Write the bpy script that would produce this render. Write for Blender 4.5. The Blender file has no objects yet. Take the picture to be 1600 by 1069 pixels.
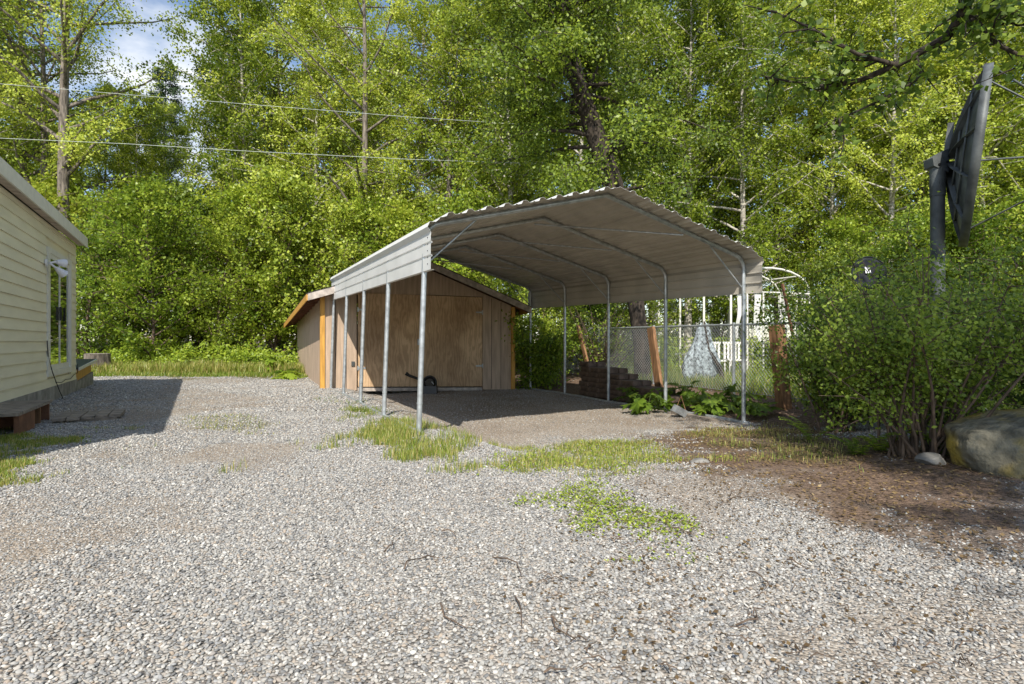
import bpy, bmesh, math, random
import numpy as np
from mathutils import Vector, Matrix
R = math.radians
rng = np.random.default_rng(7)
random.seed(7)
SC = bpy.context.scene
COL = SC.collection

# ------------------------------------------------------------------ camera
F, CX, CY, H = 900.0, 800.0, 534.5, 1.0        # focal length in photo pixels, level camera 1.0 m up
cam = bpy.data.objects.new('camera', bpy.data.cameras.new('camera')); COL.objects.link(cam)
cam.location = (0, 0, H); cam.rotation_euler = (R(90), 0, 0)
cam.data.sensor_width = 36; cam.data.lens = 36 * F / 1600; cam.data.clip_end = 2000; cam.data.clip_start = .05
SC.camera = cam
# ------------------------------------------------------------------ world
w = bpy.data.worlds.new('World'); SC.world = w; w.use_nodes = True
nt = w.node_tree; nt.nodes.clear()
N = lambda t: nt.nodes.new(t)
out = N('ShaderNodeOutputWorld'); bg = N('ShaderNodeBackground'); sky = N('ShaderNodeTexSky')
sky.sky_type = 'NISHITA'; sky.sun_disc = False; sky.sun_elevation = R(45); sky.sun_rotation = R(183)
sky.altitude = 50; sky.air_density = 1.0; sky.dust_density = .6
tc = N('ShaderNodeTexCoord'); nz = N('ShaderNodeTexNoise'); mp = N('ShaderNodeMapping')
mp.inputs['Scale'].default_value = (1, 1, 2.2); mp.inputs['Location'].default_value = (.35, .1, .0)
nz.inputs['Scale'].default_value = 3.4; nz.inputs['Detail'].default_value = 9; nz.inputs['Roughness'].default_value = .55
rp = N('ShaderNodeValToRGB'); rp.color_ramp.elements[0].position = .52; rp.color_ramp.elements[1].position = .68
mx = N('ShaderNodeMixRGB'); mx.inputs[2].default_value = (5.6, 5.8, 6.1, 1)
L = nt.links.new
L(tc.outputs['Generated'], mp.inputs[0]); L(mp.outputs[0], nz.inputs[0]); L(nz.outputs[0], rp.inputs[0])
L(rp.outputs[0], mx.inputs[0]); L(sky.outputs[0], mx.inputs[1]); L(mx.outputs[0], bg.inputs[0]); L(bg.outputs[0], out.inputs[0])
bg.inputs[1].default_value = .13
# ------------------------------------------------------------------ sun, exposure
sun = bpy.data.objects.new('sun', bpy.data.lights.new('sun', 'SUN')); COL.objects.link(sun)
sun.data.energy = 4.2; sun.data.angle = R(.5); sun.data.color = (1, .94, .84)
SUN_D = Vector((.06, 1.0, -1.0)).normalized()
sun.rotation_euler = SUN_D.to_track_quat('-Z', 'Y').to_euler()
SC.view_settings.view_transform = 'Standard'; SC.view_settings.look = 'None'
SC.view_settings.exposure = .56; SC.view_settings.gamma = 1; SC.view_settings.use_curve_mapping = False
SC.cycles.use_denoising = True; SC.cycles.max_bounces = 6; SC.cycles.transparent_max_bounces = 6
SC.cycles.sample_clamp_indirect = 6

# ------------------------------------------------------------------ materials
MAT = {}
def newmat(name):
    m = bpy.data.materials.new(name); m.use_nodes = True; MAT[name] = m
    t = m.node_tree; b = t.nodes['Principled BSDF']
    return m, t, b
def plain(name, col, rough=.6, metal=0, var=.12, scale=8, bump=.0, stretch=(1, 1, 1), spec=.4, bscale=40, dark=None):
    """procedural colour with noise mottling and optional fine bump"""
    m, t, b = newmat(name)
    b.inputs['Roughness'].default_value = rough; b.inputs['Metallic'].default_value = metal
    b.inputs['Specular IOR Level'].default_value = spec
    tc = t.nodes.new('ShaderNodeTexCoord'); mp = t.nodes.new('ShaderNodeMapping'); mp.inputs['Scale'].default_value = stretch
    nz = t.nodes.new('ShaderNodeTexNoise'); nz.inputs['Scale'].default_value = scale; nz.inputs['Detail'].default_value = 6
    rp = t.nodes.new('ShaderNodeValToRGB')
    d = dark or tuple(c * (1 - var * 2.2) for c in col)
    rp.color_ramp.elements[0].position = .3; rp.color_ramp.elements[1].position = .68
    rp.color_ramp.elements[0].color = (*d, 1); rp.color_ramp.elements[1].color = (*(min(1, c * (1 + var)) for c in col), 1)
    t.links.new(tc.outputs['Object'], mp.inputs[0]); t.links.new(mp.outputs[0], nz.inputs[0])
    t.links.new(nz.outputs[0], rp.inputs[0]); t.links.new(rp.outputs[0], b.inputs['Base Color'])
    if bump:
        n2 = t.nodes.new('ShaderNodeTexNoise'); n2.inputs['Scale'].default_value = bscale; n2.inputs['Detail'].default_value = 5
        bp = t.nodes.new('ShaderNodeBump'); bp.inputs['Strength'].default_value = bump; bp.inputs['Distance'].default_value = .02
        t.links.new(mp.outputs[0], n2.inputs[0]); t.links.new(n2.outputs[0], bp.inputs['Height']); t.links.new(bp.outputs[0], b.inputs['Normal'])
    return m
def leafmat(name, dark, mid, light, trans=.38):
    m, t, b = newmat(name)
    at = t.nodes.new('ShaderNodeAttribute'); at.attribute_name = 'tint'
    oi = t.nodes.new('ShaderNodeObjectInfo')
    ma = t.nodes.new('ShaderNodeMath'); ma.operation = 'MULTIPLY_ADD'; ma.inputs[1].default_value = .5; ma.inputs[2].default_value = -.25
    ad = t.nodes.new('ShaderNodeMath'); ad.operation = 'ADD'
    rp = t.nodes.new('ShaderNodeValToRGB'); e = rp.color_ramp.elements
    e[0].position = .12; e[0].color = (*dark, 1); e[1].position = .9; e[1].color = (*light, 1)
    k = e.new(.5); k.color = (*mid, 1)
    t.links.new(oi.outputs['Random'], ma.inputs[0]); t.links.new(ma.outputs[0], ad.inputs[0]); t.links.new(at.outputs['Fac'], ad.inputs[1])
    t.links.new(ad.outputs[0], rp.inputs[0]); t.links.new(rp.outputs[0], b.inputs['Base Color'])
    b.inputs['Roughness'].default_value = .42; b.inputs['Specular IOR Level'].default_value = .35
    tr = t.nodes.new('ShaderNodeBsdfTranslucent'); ms = t.nodes.new('ShaderNodeMixShader'); ms.inputs[0].default_value = trans
    hs = t.nodes.new('ShaderNodeHueSaturation'); hs.inputs['Value'].default_value = 1.5; hs.inputs['Hue'].default_value = .485
    t.links.new(rp.outputs[0], hs.inputs['Color']); t.links.new(hs.outputs[0], tr.inputs[0])
    o = t.nodes['Material Output']
    t.links.new(b.outputs[0], ms.inputs[1]); t.links.new(tr.outputs[0], ms.inputs[2]); t.links.new(ms.outputs[0], o.inputs[0])
    return m
leafmat('leaf_birch', (.075, .125, .012), (.26, .345, .032), (.52, .575, .085))
leafmat('leaf_shrub', (.07, .13, .012), (.23, .33, .03), (.43, .51, .06))
leafmat('leaf_dark', (.04, .08, .01), (.13, .21, .022), (.29, .38, .05))
leafmat('leaf_spruce', (.02, .045, .018), (.045, .085, .03), (.08, .13, .04), .1)
leafmat('leaf_grass', (.07, .14, .012), (.19, .27, .03), (.46, .4, .14), .3)
leafmat('leaf_dry', (.1, .065, .03), (.22, .15, .07), (.42, .32, .16), .15)
plain('bark_grey', (.2, .17, .14), .9, var=.35, scale=5, bump=.7, stretch=(3, 3, .6), bscale=14)
plain('bark_dark', (.06, .047, .036), .95, var=.4, scale=5, bump=1., stretch=(3, 3, .5), bscale=12)
plain('bark_birch', (.62, .58, .5), .8, var=.1, scale=3, bump=.3, stretch=(1, 1, 6), dark=(.12, .1, .085))
plain('bark_twig', (.15, .105, .075), .9, var=.3, scale=9)
plain('galvanised', (.5, .53, .55), .38, .55, var=.14, scale=14, bump=.05)
plain('sheet_white', (.72, .72, .7), .42, .0, var=.05, scale=2.5, spec=.5, stretch=(1, 1, 1))
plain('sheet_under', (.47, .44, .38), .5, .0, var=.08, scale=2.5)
def plymat():
    m, t, b = newmat('plywood'); b.inputs['Roughness'].default_value = .75
    tc = t.nodes.new('ShaderNodeTexCoord'); mp = t.nodes.new('ShaderNodeMapping'); mp.inputs['Scale'].default_value = (2.4, 2.4, .55)
    wv = t.nodes.new('ShaderNodeTexWave'); wv.inputs['Scale'].default_value = 1.7; wv.inputs['Distortion'].default_value = 20; wv.inputs['Detail'].default_value = 4; wv.inputs['Detail Scale'].default_value = 1.3
    nz = t.nodes.new('ShaderNodeTexNoise'); nz.inputs['Scale'].default_value = 1.5; nz.inputs['Detail'].default_value = 5
    r1 = t.nodes.new('ShaderNodeValToRGB'); r1.color_ramp.elements[0].color = (.5, .335, .195, 1); r1.color_ramp.elements[1].color = (.66, .46, .28, 1); r1.color_ramp.elements[0].position = .1; r1.color_ramp.elements[1].position = .7
    r2 = t.nodes.new('ShaderNodeValToRGB'); r2.color_ramp.elements[0].color = (.6, .56, .52, 1); r2.color_ramp.elements[0].position = .3; r2.color_ramp.elements[1].position = .62
    mm = t.nodes.new('ShaderNodeMixRGB'); mm.blend_type = 'MULTIPLY'; mm.inputs[0].default_value = 1
    k = t.links.new; k(tc.outputs['Object'], mp.inputs[0]); k(mp.outputs[0], wv.inputs[0]); k(tc.outputs['Object'], nz.inputs[0]); k(wv.outputs[1], r1.inputs[0]); k(nz.outputs[0], r2.inputs[0])
    k(r1.outputs[0], mm.inputs[1]); k(r2.outputs[0], mm.inputs[2]); k(mm.outputs[0], b.inputs['Base Color'])
plymat()
plain('siding_tan', (.5, .375, .275), .8, var=.12, scale=3, stretch=(6, 6, .6), bump=.15)
plain('trim_yellow', (.62, .33, .07), .6, var=.12, scale=6, stretch=(4, 4, .5))
plain('fascia_weathered', (.5, .44, .39), .8, var=.2, scale=9, bump=.2)
plain('wood_raw', (.27, .145, .07), .8, var=.25, scale=6, stretch=(3, 3, .6), bump=.2)
plain('wood_grey', (.27, .23, .19), .9, var=.25, scale=5, stretch=(1, 5, 5), bump=.3)
plain('wood_red', (.2, .095, .055), .8, var=.2, scale=6, bump=.2)
plain('shingle_dark', (.045, .042, .042), .9, var=.3, scale=18, bump=.5)
plain('siding_cream', (.76, .72, .54), .55, var=.04, scale=1.5, bump=.06, stretch=(1, 1, 4))
plain('trim_white', (.7, .69, .62), .5, var=.04)
plain('soffit', (.5, .43, .38), .7, var=.1)
plain('concrete', (.3, .29, .26), .9, var=.2, scale=5, bump=.4)
plain('blue_sheet', (.035, .05, .075), .5, var=.2)
plain('black_plastic', (.012, .012, .013), .3, var=.1)
plain('lamp_white', (.75, .75, .8), .4, var=.03)
plain('block_brown', (.15, .105, .078), .9, var=.3, scale=6, bump=.6, bscale=25)
plain('dish_grey', (.11, .12, .12), .55, .2, var=.25, scale=4, bump=.15)
plain('dish_navy', (.012, .015, .022), .75, var=.2)
plain('pvc_white', (.78, .77, .72), .5, var=.06)
plain('film_white', (.75, .76, .75), .4, var=.1, scale=4)
plain('netting', (.36, .42, .45), .9, var=.45, scale=16, bump=.8, bscale=30)
plain('stone', (.25, .24, .22), .95, var=.3, scale=4, bump=.7, bscale=10)
plain('cable_dark', (.03, .03, .03), .6)
plain('cable_pale', (.5, .55, .5), .5)
plain('fence_wire', (.42, .44, .44), .45, .5, var=.1)
def glassmat():
    m, t, b = newmat('glass'); b.inputs['Base Color'].default_value = (.02, .025, .022, 1)
    b.inputs['Roughness'].default_value = .03; b.inputs['Specular IOR Level'].default_value = 1.0; b.inputs['Coat Weight'].default_value = 1
glassmat()
def bouldermat():
    m, t, b = newmat('boulder'); b.inputs['Roughness'].default_value = .95
    tc = t.nodes.new('ShaderNodeTexCoord')
    def ramp(scale, a, bb, c0, c1, det=7):
        n = t.nodes.new('ShaderNodeTexNoise'); n.inputs['Scale'].default_value = scale; n.inputs['Detail'].default_value = det
        r = t.nodes.new('ShaderNodeValToRGB'); r.color_ramp.elements[0].position = a; r.color_ramp.elements[1].position = bb
        r.color_ramp.elements[0].color = (*c0, 1); r.color_ramp.elements[1].color = (*c1, 1)
        t.links.new(tc.outputs['Object'], n.inputs[0]); t.links.new(n.outputs[0], r.inputs[0]); return n, r
    n1, r1 = ramp(6, .3, .7, (.045, .042, .03), (.24, .22, .16))
    n2, r2 = ramp(2.2, .48, .64, (0, 0, 0), (1, 1, 1))
    mxx = t.nodes.new('ShaderNodeMixRGB'); mxx.inputs[2].default_value = (.3, .22, .035, 1)
    t.links.new(r2.outputs[0], mxx.inputs[0]); t.links.new(r1.outputs[0], mxx.inputs[1]); t.links.new(mxx.outputs[0], b.inputs['Base Color'])
    bp = t.nodes.new('ShaderNodeBump'); bp.inputs['Strength'].default_value = 1; bp.inputs['Distance'].default_value = .06
    n3, r3 = ramp(14, .3, .7, (0, 0, 0), (1, 1, 1), 10); t.links.new(n3.outputs[0], bp.inputs['Height']); t.links.new(bp.outputs[0], b.inputs['Normal'])
bouldermat()
def pebblemat():
    m, t, b = newmat('pebble'); b.inputs['Roughness'].default_value = .8
    oi = t.nodes.new('ShaderNodeObjectInfo'); rp = t.nodes.new('ShaderNodeValToRGB'); e = rp.color_ramp.elements
    e[0].position = 0; e[0].color = (.14, .14, .14, 1); e[1].position = 1; e[1].color = (.62, .6, .55, 1)
    for p, c in ((.15, (.25, .25, .245)), (.4, (.36, .35, .325)), (.6, (.43, .41, .375)), (.7, (.38, .31, .24)), (.8, (.29, .295, .3)), (.93, (.53, .51, .47))):
        k = e.new(p); k.color = (*c, 1)
    tc = t.nodes.new('ShaderNodeTexCoord'); nz = t.nodes.new('ShaderNodeTexNoise'); nz.inputs['Scale'].default_value = 3
    mm = t.nodes.new('ShaderNodeMixRGB'); mm.blend_type = 'MULTIPLY'; mm.inputs[0].default_value = .2
    t.links.new(oi.outputs['Random'], rp.inputs[0]); t.links.new(rp.outputs[0], mm.inputs[1])
    t.links.new(tc.outputs['Object'], nz.inputs[0]); t.links.new(nz.outputs[0], mm.inputs[2]); t.links.new(mm.outputs[0], b.inputs['Base Color'])
pebblemat()
def groundmat():
    m, t, b = newmat('ground'); b.inputs['Roughness'].default_value = .95; b.inputs['Specular IOR Level'].default_value = .15
    tc = t.nodes.new('ShaderNodeTexCoord'); at = t.nodes.new('ShaderNodeVertexColor'); at.layer_name = 'zone'
    sp = t.nodes.new('ShaderNodeSeparateColor'); t.links.new(at.outputs[0], sp.inputs[0])
    vo = t.nodes.new('ShaderNodeTexVoronoi'); vo.inputs['Scale'].default_value = 75
    nz = t.nodes.new('ShaderNodeTexNoise'); nz.inputs['Scale'].default_value = 30; nz.inputs['Detail'].default_value = 6
    nb = t.nodes.new('ShaderNodeTexNoise'); nb.inputs['Scale'].default_value = 1.1; nb.inputs['Detail'].default_value = 5
    for n in (vo, nz, nb): t.links.new(tc.outputs['Object'], n.inputs['Vector'])
    bw = t.nodes.new('ShaderNodeRGBToBW'); t.links.new(vo.outputs['Color'], bw.inputs[0])
    def ramp(src, *st):
        r = t.nodes.new('ShaderNodeValToRGB'); e = r.color_ramp.elements
        e[0].position, e[0].color = st[0][0], (*st[0][1], 1); e[1].position, e[1].color = st[-1][0], (*st[-1][1], 1)
        for p, c in st[1:-1]: k = e.new(p); k.color = (*c, 1)
        t.links.new(src, r.inputs[0]); return r.outputs[0]
    gravel = ramp(bw.outputs[0], (.1, (.16, .15, .14)), (.5, (.33, .31, .28)), (.9, (.55, .52, .47)))
    fine = ramp(bw.outputs[0], (.1, (.2, .165, .13)), (.5, (.33, .28, .225)), (.9, (.48, .42, .35)))
    dirt = ramp(nz.outputs[0], (.3, (.06, .042, .03)), (.55, (.17, .112, .077)), (.75, (.31, .215, .145)))
    grass = ramp(nz.outputs[0], (.3, (.05, .06, .015)), (.55, (.13, .13, .035)), (.75, (.27, .23, .09)))
    def mix(f, a, bb):
        x = t.nodes.new('ShaderNodeMixRGB'); t.links.new(f, x.inputs[0]); t.links.new(a, x.inputs[1]); t.links.new(bb, x.inputs[2]); return x.outputs[0]
    stain = t.nodes.new('ShaderNodeMixRGB'); stain.blend_type = 'MULTIPLY'; stain.inputs[0].default_value = .5
    c = mix(sp.outputs[2], gravel, fine)
    st = ramp(nb.outputs[0], (.35, (.62, .54, .46)), (.62, (1, 1, 1)))
    t.links.new(c, stain.inputs[1]); t.links.new(st, stain.inputs[2])
    c = mix(sp.outputs[1], stain.outputs[0], dirt); c = mix(sp.outputs[0], c, grass)
    t.links.new(c, b.inputs['Base Color'])
    bp = t.nodes.new('ShaderNodeBump'); bp.inputs['Strength'].default_value = .9; bp.inputs['Distance'].default_value = .012
    inv = t.nodes.new('ShaderNodeMath'); inv.operation = 'SUBTRACT'; inv.inputs[0].default_value = 1
    t.links.new(vo.outputs['Distance'], inv.inputs[1]); t.links.new(inv.outputs[0], bp.inputs['Height']); t.links.new(bp.outputs[0], b.inputs['Normal'])
groundmat()

# ------------------------------------------------------------------ helpers
def px(x, y, Y):                       # photo pixel at depth Y -> world point
    return Vector(((x - CX) / F * Y, Y, H - (y - CY) / F * Y))
class MB:
    def __init__(s): s.v = []; s.f = []; s.sm = []
    def add(s, vs, fs, smooth=False):
        o = len(s.v); s.v += [tuple(p) for p in vs]; s.f += [tuple(i + o for i in f) for f in fs]; s.sm += [smooth] * len(fs); return s
    def box(s, c, d, M=None):
        x, y, z = (k / 2 for k in d); c = Vector(c); vs = []
        for i in (-1, 1):
            for j in (-1, 1):
                for k in (-1, 1):
                    p = Vector((i * x, j * y, k * z)); p = (M @ p if M else p) + c; vs.append(p)
        return s.add(vs, [(0, 1, 3, 2), (4, 6, 7, 5), (0, 4, 5, 1), (2, 3, 7, 6), (0, 2, 6, 4), (1, 5, 7, 3)])
    def hexa(s, p):                    # 8 corner points: bottom 4 then top 4
        return s.add(p, [(3, 2, 1, 0), (4, 5, 6, 7), (0, 1, 5, 4), (1, 2, 6, 5), (2, 3, 7, 6), (3, 0, 4, 7)])
    def tube(s, path, r, n=8, cap=True):
        P = [Vector(p) for p in path]; rr = r if isinstance(r, (list, tuple)) else [r] * len(P)
        vs = []; up = None
        for i, p in enumerate(P):
            d = (P[min(i + 1, len(P) - 1)] - P[max(i - 1, 0)]).normalized()
            if up is None: up = d.orthogonal().normalized()
            up = (up - d * up.dot(d)); up = up.normalized() if up.length > 1e-6 else d.orthogonal().normalized()
            sd = d.cross(up)
            for k in range(n):
                a = 2 * math.pi * k / n; vs.append(p + (up * math.cos(a) + sd * math.sin(a)) * rr[i])
        fs = [(i * n + k, i * n + (k + 1) % n, (i + 1) * n + (k + 1) % n, (i + 1) * n + k) for i in range(len(P) - 1) for k in range(n)]
        s.add(vs, fs, True)
        if cap: s.add(vs[:n], [tuple(reversed(range(n)))]); s.add(vs[-n:], [tuple(range(n))])
        return s
    def sweep(s, prof, M, u0, u1, uslope=0):   # open profile (a,b) extruded along local u; M(a,b,u)->world
        n = len(prof); vs = [M(a, b, u0) for a, b in prof] + [M(a, b, u1) for a, b in prof]
        return s.add(vs, [(i, i + 1, n + i + 1, n + i) for i in range(n - 1)])
    def obj(s, name, mat, parent=None):
        me = bpy.data.meshes.new(name); me.from_pydata(s.v, [], s.f); me.update()
        me.polygons.foreach_set('use_smooth', s.sm); me.materials.append(MAT[mat])
        o = bpy.data.objects.new(name, me); COL.objects.link(o)
        if parent: o.parent = parent; o.matrix_parent_inverse = parent.matrix_world.inverted()
        return o
def tag(o, label, cat, group=None, kind=None):
    if label: o['label'] = label
    if cat: o['category'] = cat
    if group: o['group'] = group
    if kind: o['kind'] = kind
    return o
def thing(name, label, cat, loc=(0, 0, 0), group=None):
    o = bpy.data.objects.new(name, None); COL.objects.link(o); o.location = loc; o.empty_display_size = .2
    bpy.context.view_layer.update()
    return tag(o, label, cat, group)
def npmesh(name, V, Fq, mat, tint=None, parent=None, k=4):
    me = bpy.data.meshes.new(name); nf = len(Fq)
    me.vertices.add(len(V)); me.vertices.foreach_set('co', np.asarray(V, np.float32).ravel())
    me.loops.add(nf * k); me.loops.foreach_set('vertex_index', np.asarray(Fq, np.int32).ravel())
    me.polygons.add(nf); me.polygons.foreach_set('loop_start', np.arange(nf, dtype=np.int32) * k)
    me.update(calc_edges=True)
    if tint is not None:
        a = me.attributes.new('tint', 'FLOAT', 'FACE'); a.data.foreach_set('value', np.asarray(tint, np.float32))
    me.materials.append(MAT[mat])
    o = bpy.data.objects.new(name, me); COL.objects.link(o)
    if parent: o.parent = parent; o.matrix_parent_inverse = parent.matrix_world.inverted()
    return o
def leafquads(C, size, tint, g=rng, flat=.0, aspect=.7):
    """diamond-shaped leaves at centres C"""
    n = len(C); a = g.normal(size=(n, 3)); a /= np.linalg.norm(a, axis=1)[:, None] + 1e-9
    nrm = g.normal(size=(n, 3)); nrm[:, 2] = np.abs(nrm[:, 2]) + flat; nrm[:, 1] -= .55
    nrm /= np.linalg.norm(nrm, axis=1)[:, None]
    a = a - nrm * (a * nrm).sum(1)[:, None]; a /= np.linalg.norm(a, axis=1)[:, None] + 1e-9
    b = np.cross(nrm, a); s = (size * g.uniform(.65, 1.25, n))[:, None]
    V = np.stack([C - a * s * .5, C + b * s * aspect * .5 - a * s * .08, C + a * s * .55, C - b * s * aspect * .5 - a * s * .08], 1).reshape(-1, 3)
    return V, np.arange(4 * n).reshape(n, 4), np.clip(tint, 0, 1)

# carport frame axes: o = near left post, u = along its length (away), v = across
O2 = np.array([-.949, 6.313]); TH = -.44
U2 = np.array([math.sin(TH), math.cos(TH)]); V2 = np.array([math.cos(TH), -math.sin(TH)])
WID, SP = 4.755, 1.695
def uv(x, y): return (x - O2[0]) * U2[0] + (y - O2[1]) * U2[1], (x - O2[0]) * V2[0] + (y - O2[1]) * V2[1]
def sst(x, a, b):
    t = np.clip((x - a) / (b - a), 0, 1); return t * t * (3 - 2 * t)
# fence line
FA, FB = np.array([5.9, 5.3]), np.array([1.35, 17.9])
FD = (FB - FA) / np.linalg.norm(FB - FA); FN = np.array([FD[1], -FD[0]])     # FN points away to the right
def gz(x, y):
    x = np.asarray(x, float); y = np.asarray(y, float)
    u, v = uv(x, y)
    z = -.18 * sst(v, .15, .9) * sst(u, -2.8, .1)
    fd = (x - FA[0]) * FN[0] + (y - FA[1]) * FN[1]                            # distance beyond the fence
    z = z + sst(fd, -1.5, -.1) * (.06 - z) * sst(u, -1.5, 1)
    z = z + .055 * np.clip(y - 14, 0, 12) * (1 - sst(v, -1.5, 1.5)) + .5 * sst(y, 22, 60)
    z = z + .012 * np.sin(x * 1.7 + .6 * y) * np.sin(y * 1.3 - .4 * x) + .008 * np.sin(x * 4.1 + 1) * np.sin(y * 3.7)
    return z
def G(pxx, pyy):                        # photo pixel -> point on the terrain
    Y = 8.0
    for _ in range(40):
        X = (pxx - CX) / F * Y; z = float(gz(X, Y)); Y = .5 * Y + .5 * np.clip((H - z) * F / max(pyy - CY, 4), .5, 60)
    return Vector(((pxx - CX) / F * Y, Y, float(gz((pxx - CX) / F * Y, Y))))
def onground(x, y, dz=0): return Vector((x, y, float(gz(x, y)) + dz))

# ------------------------------------------------------------------ ground zones (plan-view polygons)
def poly_world(pts): return np.array([G(*p)[:2] for p in pts])
def inpoly(x, y, P):
    r = np.zeros(np.shape(x), bool); n = len(P)
    for i in range(n):
        x0, y0 = P[i]; x1, y1 = P[(i + 1) % n]
        c = ((y0 > y) != (y1 > y)) & (x < (x1 - x0) * (y - y0) / (y1 - y0 + 1e-12) + x0); r ^= c
    return r
GR = {k: poly_world(p) for k, p in dict(
    post=[(545, 692), (575, 655), (605, 655), (650, 665), (690, 682), (722, 712), (668, 726), (600, 702)],
    mid=[(775, 722), (820, 700), (870, 690), (960, 688), (1015, 692), (1040, 720), (960, 745), (880, 748), (800, 738)],
    weed=[(850, 745), (940, 740), (975, 780), (1010, 800), (1050, 850), (985, 838), (925, 800), (860, 785)],
    lawn=[(-60, 690), (40, 676), (105, 690), (85, 715), (25, 765), (-60, 790)],
    scrap=[(290, 655), (345, 646), (420, 650), (432, 668), (360, 682), (300, 672)],
    row=[(530, 622), (565, 632), (600, 655), (585, 668), (545, 645)],
    bed=[(1075, 672), (1160, 658), (1330, 690), (1345, 722), (1240, 725), (1120, 702)]).items()}
DIRT = poly_world([(990, 690), (1090, 668), (1250, 655), (1420, 690), (1700, 700), (1760, 1000), (1640, 960), (1490, 890), (1330, 812), (1200, 762), (1070, 738)])
TAB = np.random.default_rng(99).uniform(size=(128, 128))
def vn(x, y, sc):
    x = np.asarray(x, float) / sc + 64; y = np.asarray(y, float) / sc + 64; i = np.floor(x).astype(int); j = np.floor(y).astype(int); fx = x - i; fy = y - j
    fx = fx * fx * (3 - 2 * fx); fy = fy * fy * (3 - 2 * fy); T = lambda a, b: TAB[a % 128, b % 128]
    return (T(i, j) * (1 - fx) + T(i + 1, j) * fx) * (1 - fy) + (T(i, j + 1) * (1 - fx) + T(i + 1, j + 1) * fx) * fy
def fbm(x, y, sc=.5): return .5 * vn(x, y, sc) + .3 * vn(x + 7, y - 3, sc * .4) + .2 * vn(x - 5, y + 9, sc * .15)
def soft(x, y, P, rad):
    m = np.zeros(np.shape(x))
    for k in range(10):
        a = k * 2.4; r_ = rad * math.sqrt((k + .5) / 10); m += inpoly(x + r_ * math.cos(a), y + r_ * math.sin(a) * 1.3, P)
    return m / 10
def zones(x, y):
    x = np.asarray(x, float); y = np.asarray(y, float); u, v = uv(x, y); n = fbm(x, y, .45)
    g = np.zeros(x.shape)
    for k, P in GR.items(): g = np.maximum(g, sst(soft(x, y, P, .28) + (n - .5) * 1.5, .45, .95) * (.5 if k in ('weed', 'scrap', 'bed') else .8))
    fd = (x - FA[0]) * FN[0] + (y - FA[1]) * FN[1]
    far = sst(y + (n - .5) * 2, 14.7, 15.9) * (v < 1)
    g = np.maximum(g, far); g = np.maximum(g, sst(fd, .2, .6) * .9)
    d = sst(soft(x, y, DIRT, .75) + (n - .5) * 1.0, .2, .9) * .97
    d = np.maximum(d, ((v > WID + .1) & (fd < .4) & (u > -1.0)) * .95); d = np.maximum(d, sst(y, 20, 22))
    d = np.maximum(d, ((u > 7.2) & (v > 4.3)) * .9)
    
    f = sst(v, .1, .3) * sst(WID + .1 - v, 0, .2) * sst(u + (n - .5) * 1.5, -.8, .3) * (u < 7.4)
    f = np.maximum(f, sst(fbm(x + 31, y, 1.3), .48, .72) * .85 * (y < 15))
    return g, d, f
def axis(lo, a, b, hi, st, nc):
    lo_ = a - (a - lo) * (np.linspace(1, 0, nc, endpoint=False) ** 2.2); hi_ = b + (hi - b) * (np.linspace(0, 1, nc + 1)[1:] ** 2.2)
    return np.concatenate([lo_, np.arange(a, b, st), hi_])
xs = axis(-260, -13, 12, 260, .11, 14); ys = axis(-80, .2, 21, 420, .11, 14)
XX, YY = np.meshgrid(xs, ys); nx, ny = len(xs), len(ys)
ZZ = gz(XX, YY)
idx = np.arange(nx * ny).reshape(ny, nx)
Q = np.stack([idx[:-1, :-1], idx[:-1, 1:], idx[1:, 1:], idx[1:, :-1]], -1).reshape(-1, 4)
ground = npmesh('ground', np.stack([XX, YY, ZZ], -1).reshape(-1, 3), Q, 'ground')
ground.data.polygons.foreach_set('use_smooth', [True] * len(Q))
ground['kind'] = 'structure'
zg, zd, zf = zones(XX.ravel(), YY.ravel())
ca = ground.data.color_attributes.new('zone', 'FLOAT_COLOR', 'POINT')
ca.data.foreach_set('color', np.stack([zg, zd, zf, np.ones_like(zg)], 1).astype(np.float32).ravel())

# ------------------------------------------------------------------ gravel stones (uncountable: one instanced mass)
pebcol = bpy.data.collections.new('pebble_shapes')
for i in range(6):
    bm = bmesh.new(); bmesh.ops.create_icosphere(bm, subdivisions=2, radius=.5)
    g2 = np.random.default_rng(i)
    ax = [g2.normal(size=3) for _ in range(5)]; off = [g2.uniform(.3, .42) for _ in range(5)]
    for vtx in bm.verts:
        for a, o_ in zip(ax, off):
            a = a / np.linalg.norm(a); d = float(np.dot(a, vtx.co)) - o_
            if d > 0: vtx.co -= Vector(a) * d * .85
        vtx.co *= 1 + .06 * math.sin(7 * vtx.co.x + i) ; vtx.co.z *= .45; vtx.co.y *= .78
    me = bpy.data.meshes.new('pebble'); bm.to_mesh(me); bm.free(); me.materials.append(MAT['pebble'])
    me.polygons.foreach_set('use_smooth', [True] * len(me.polygons))
    pebcol.objects.link(bpy.data.objects.new('pebble', me))
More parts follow.
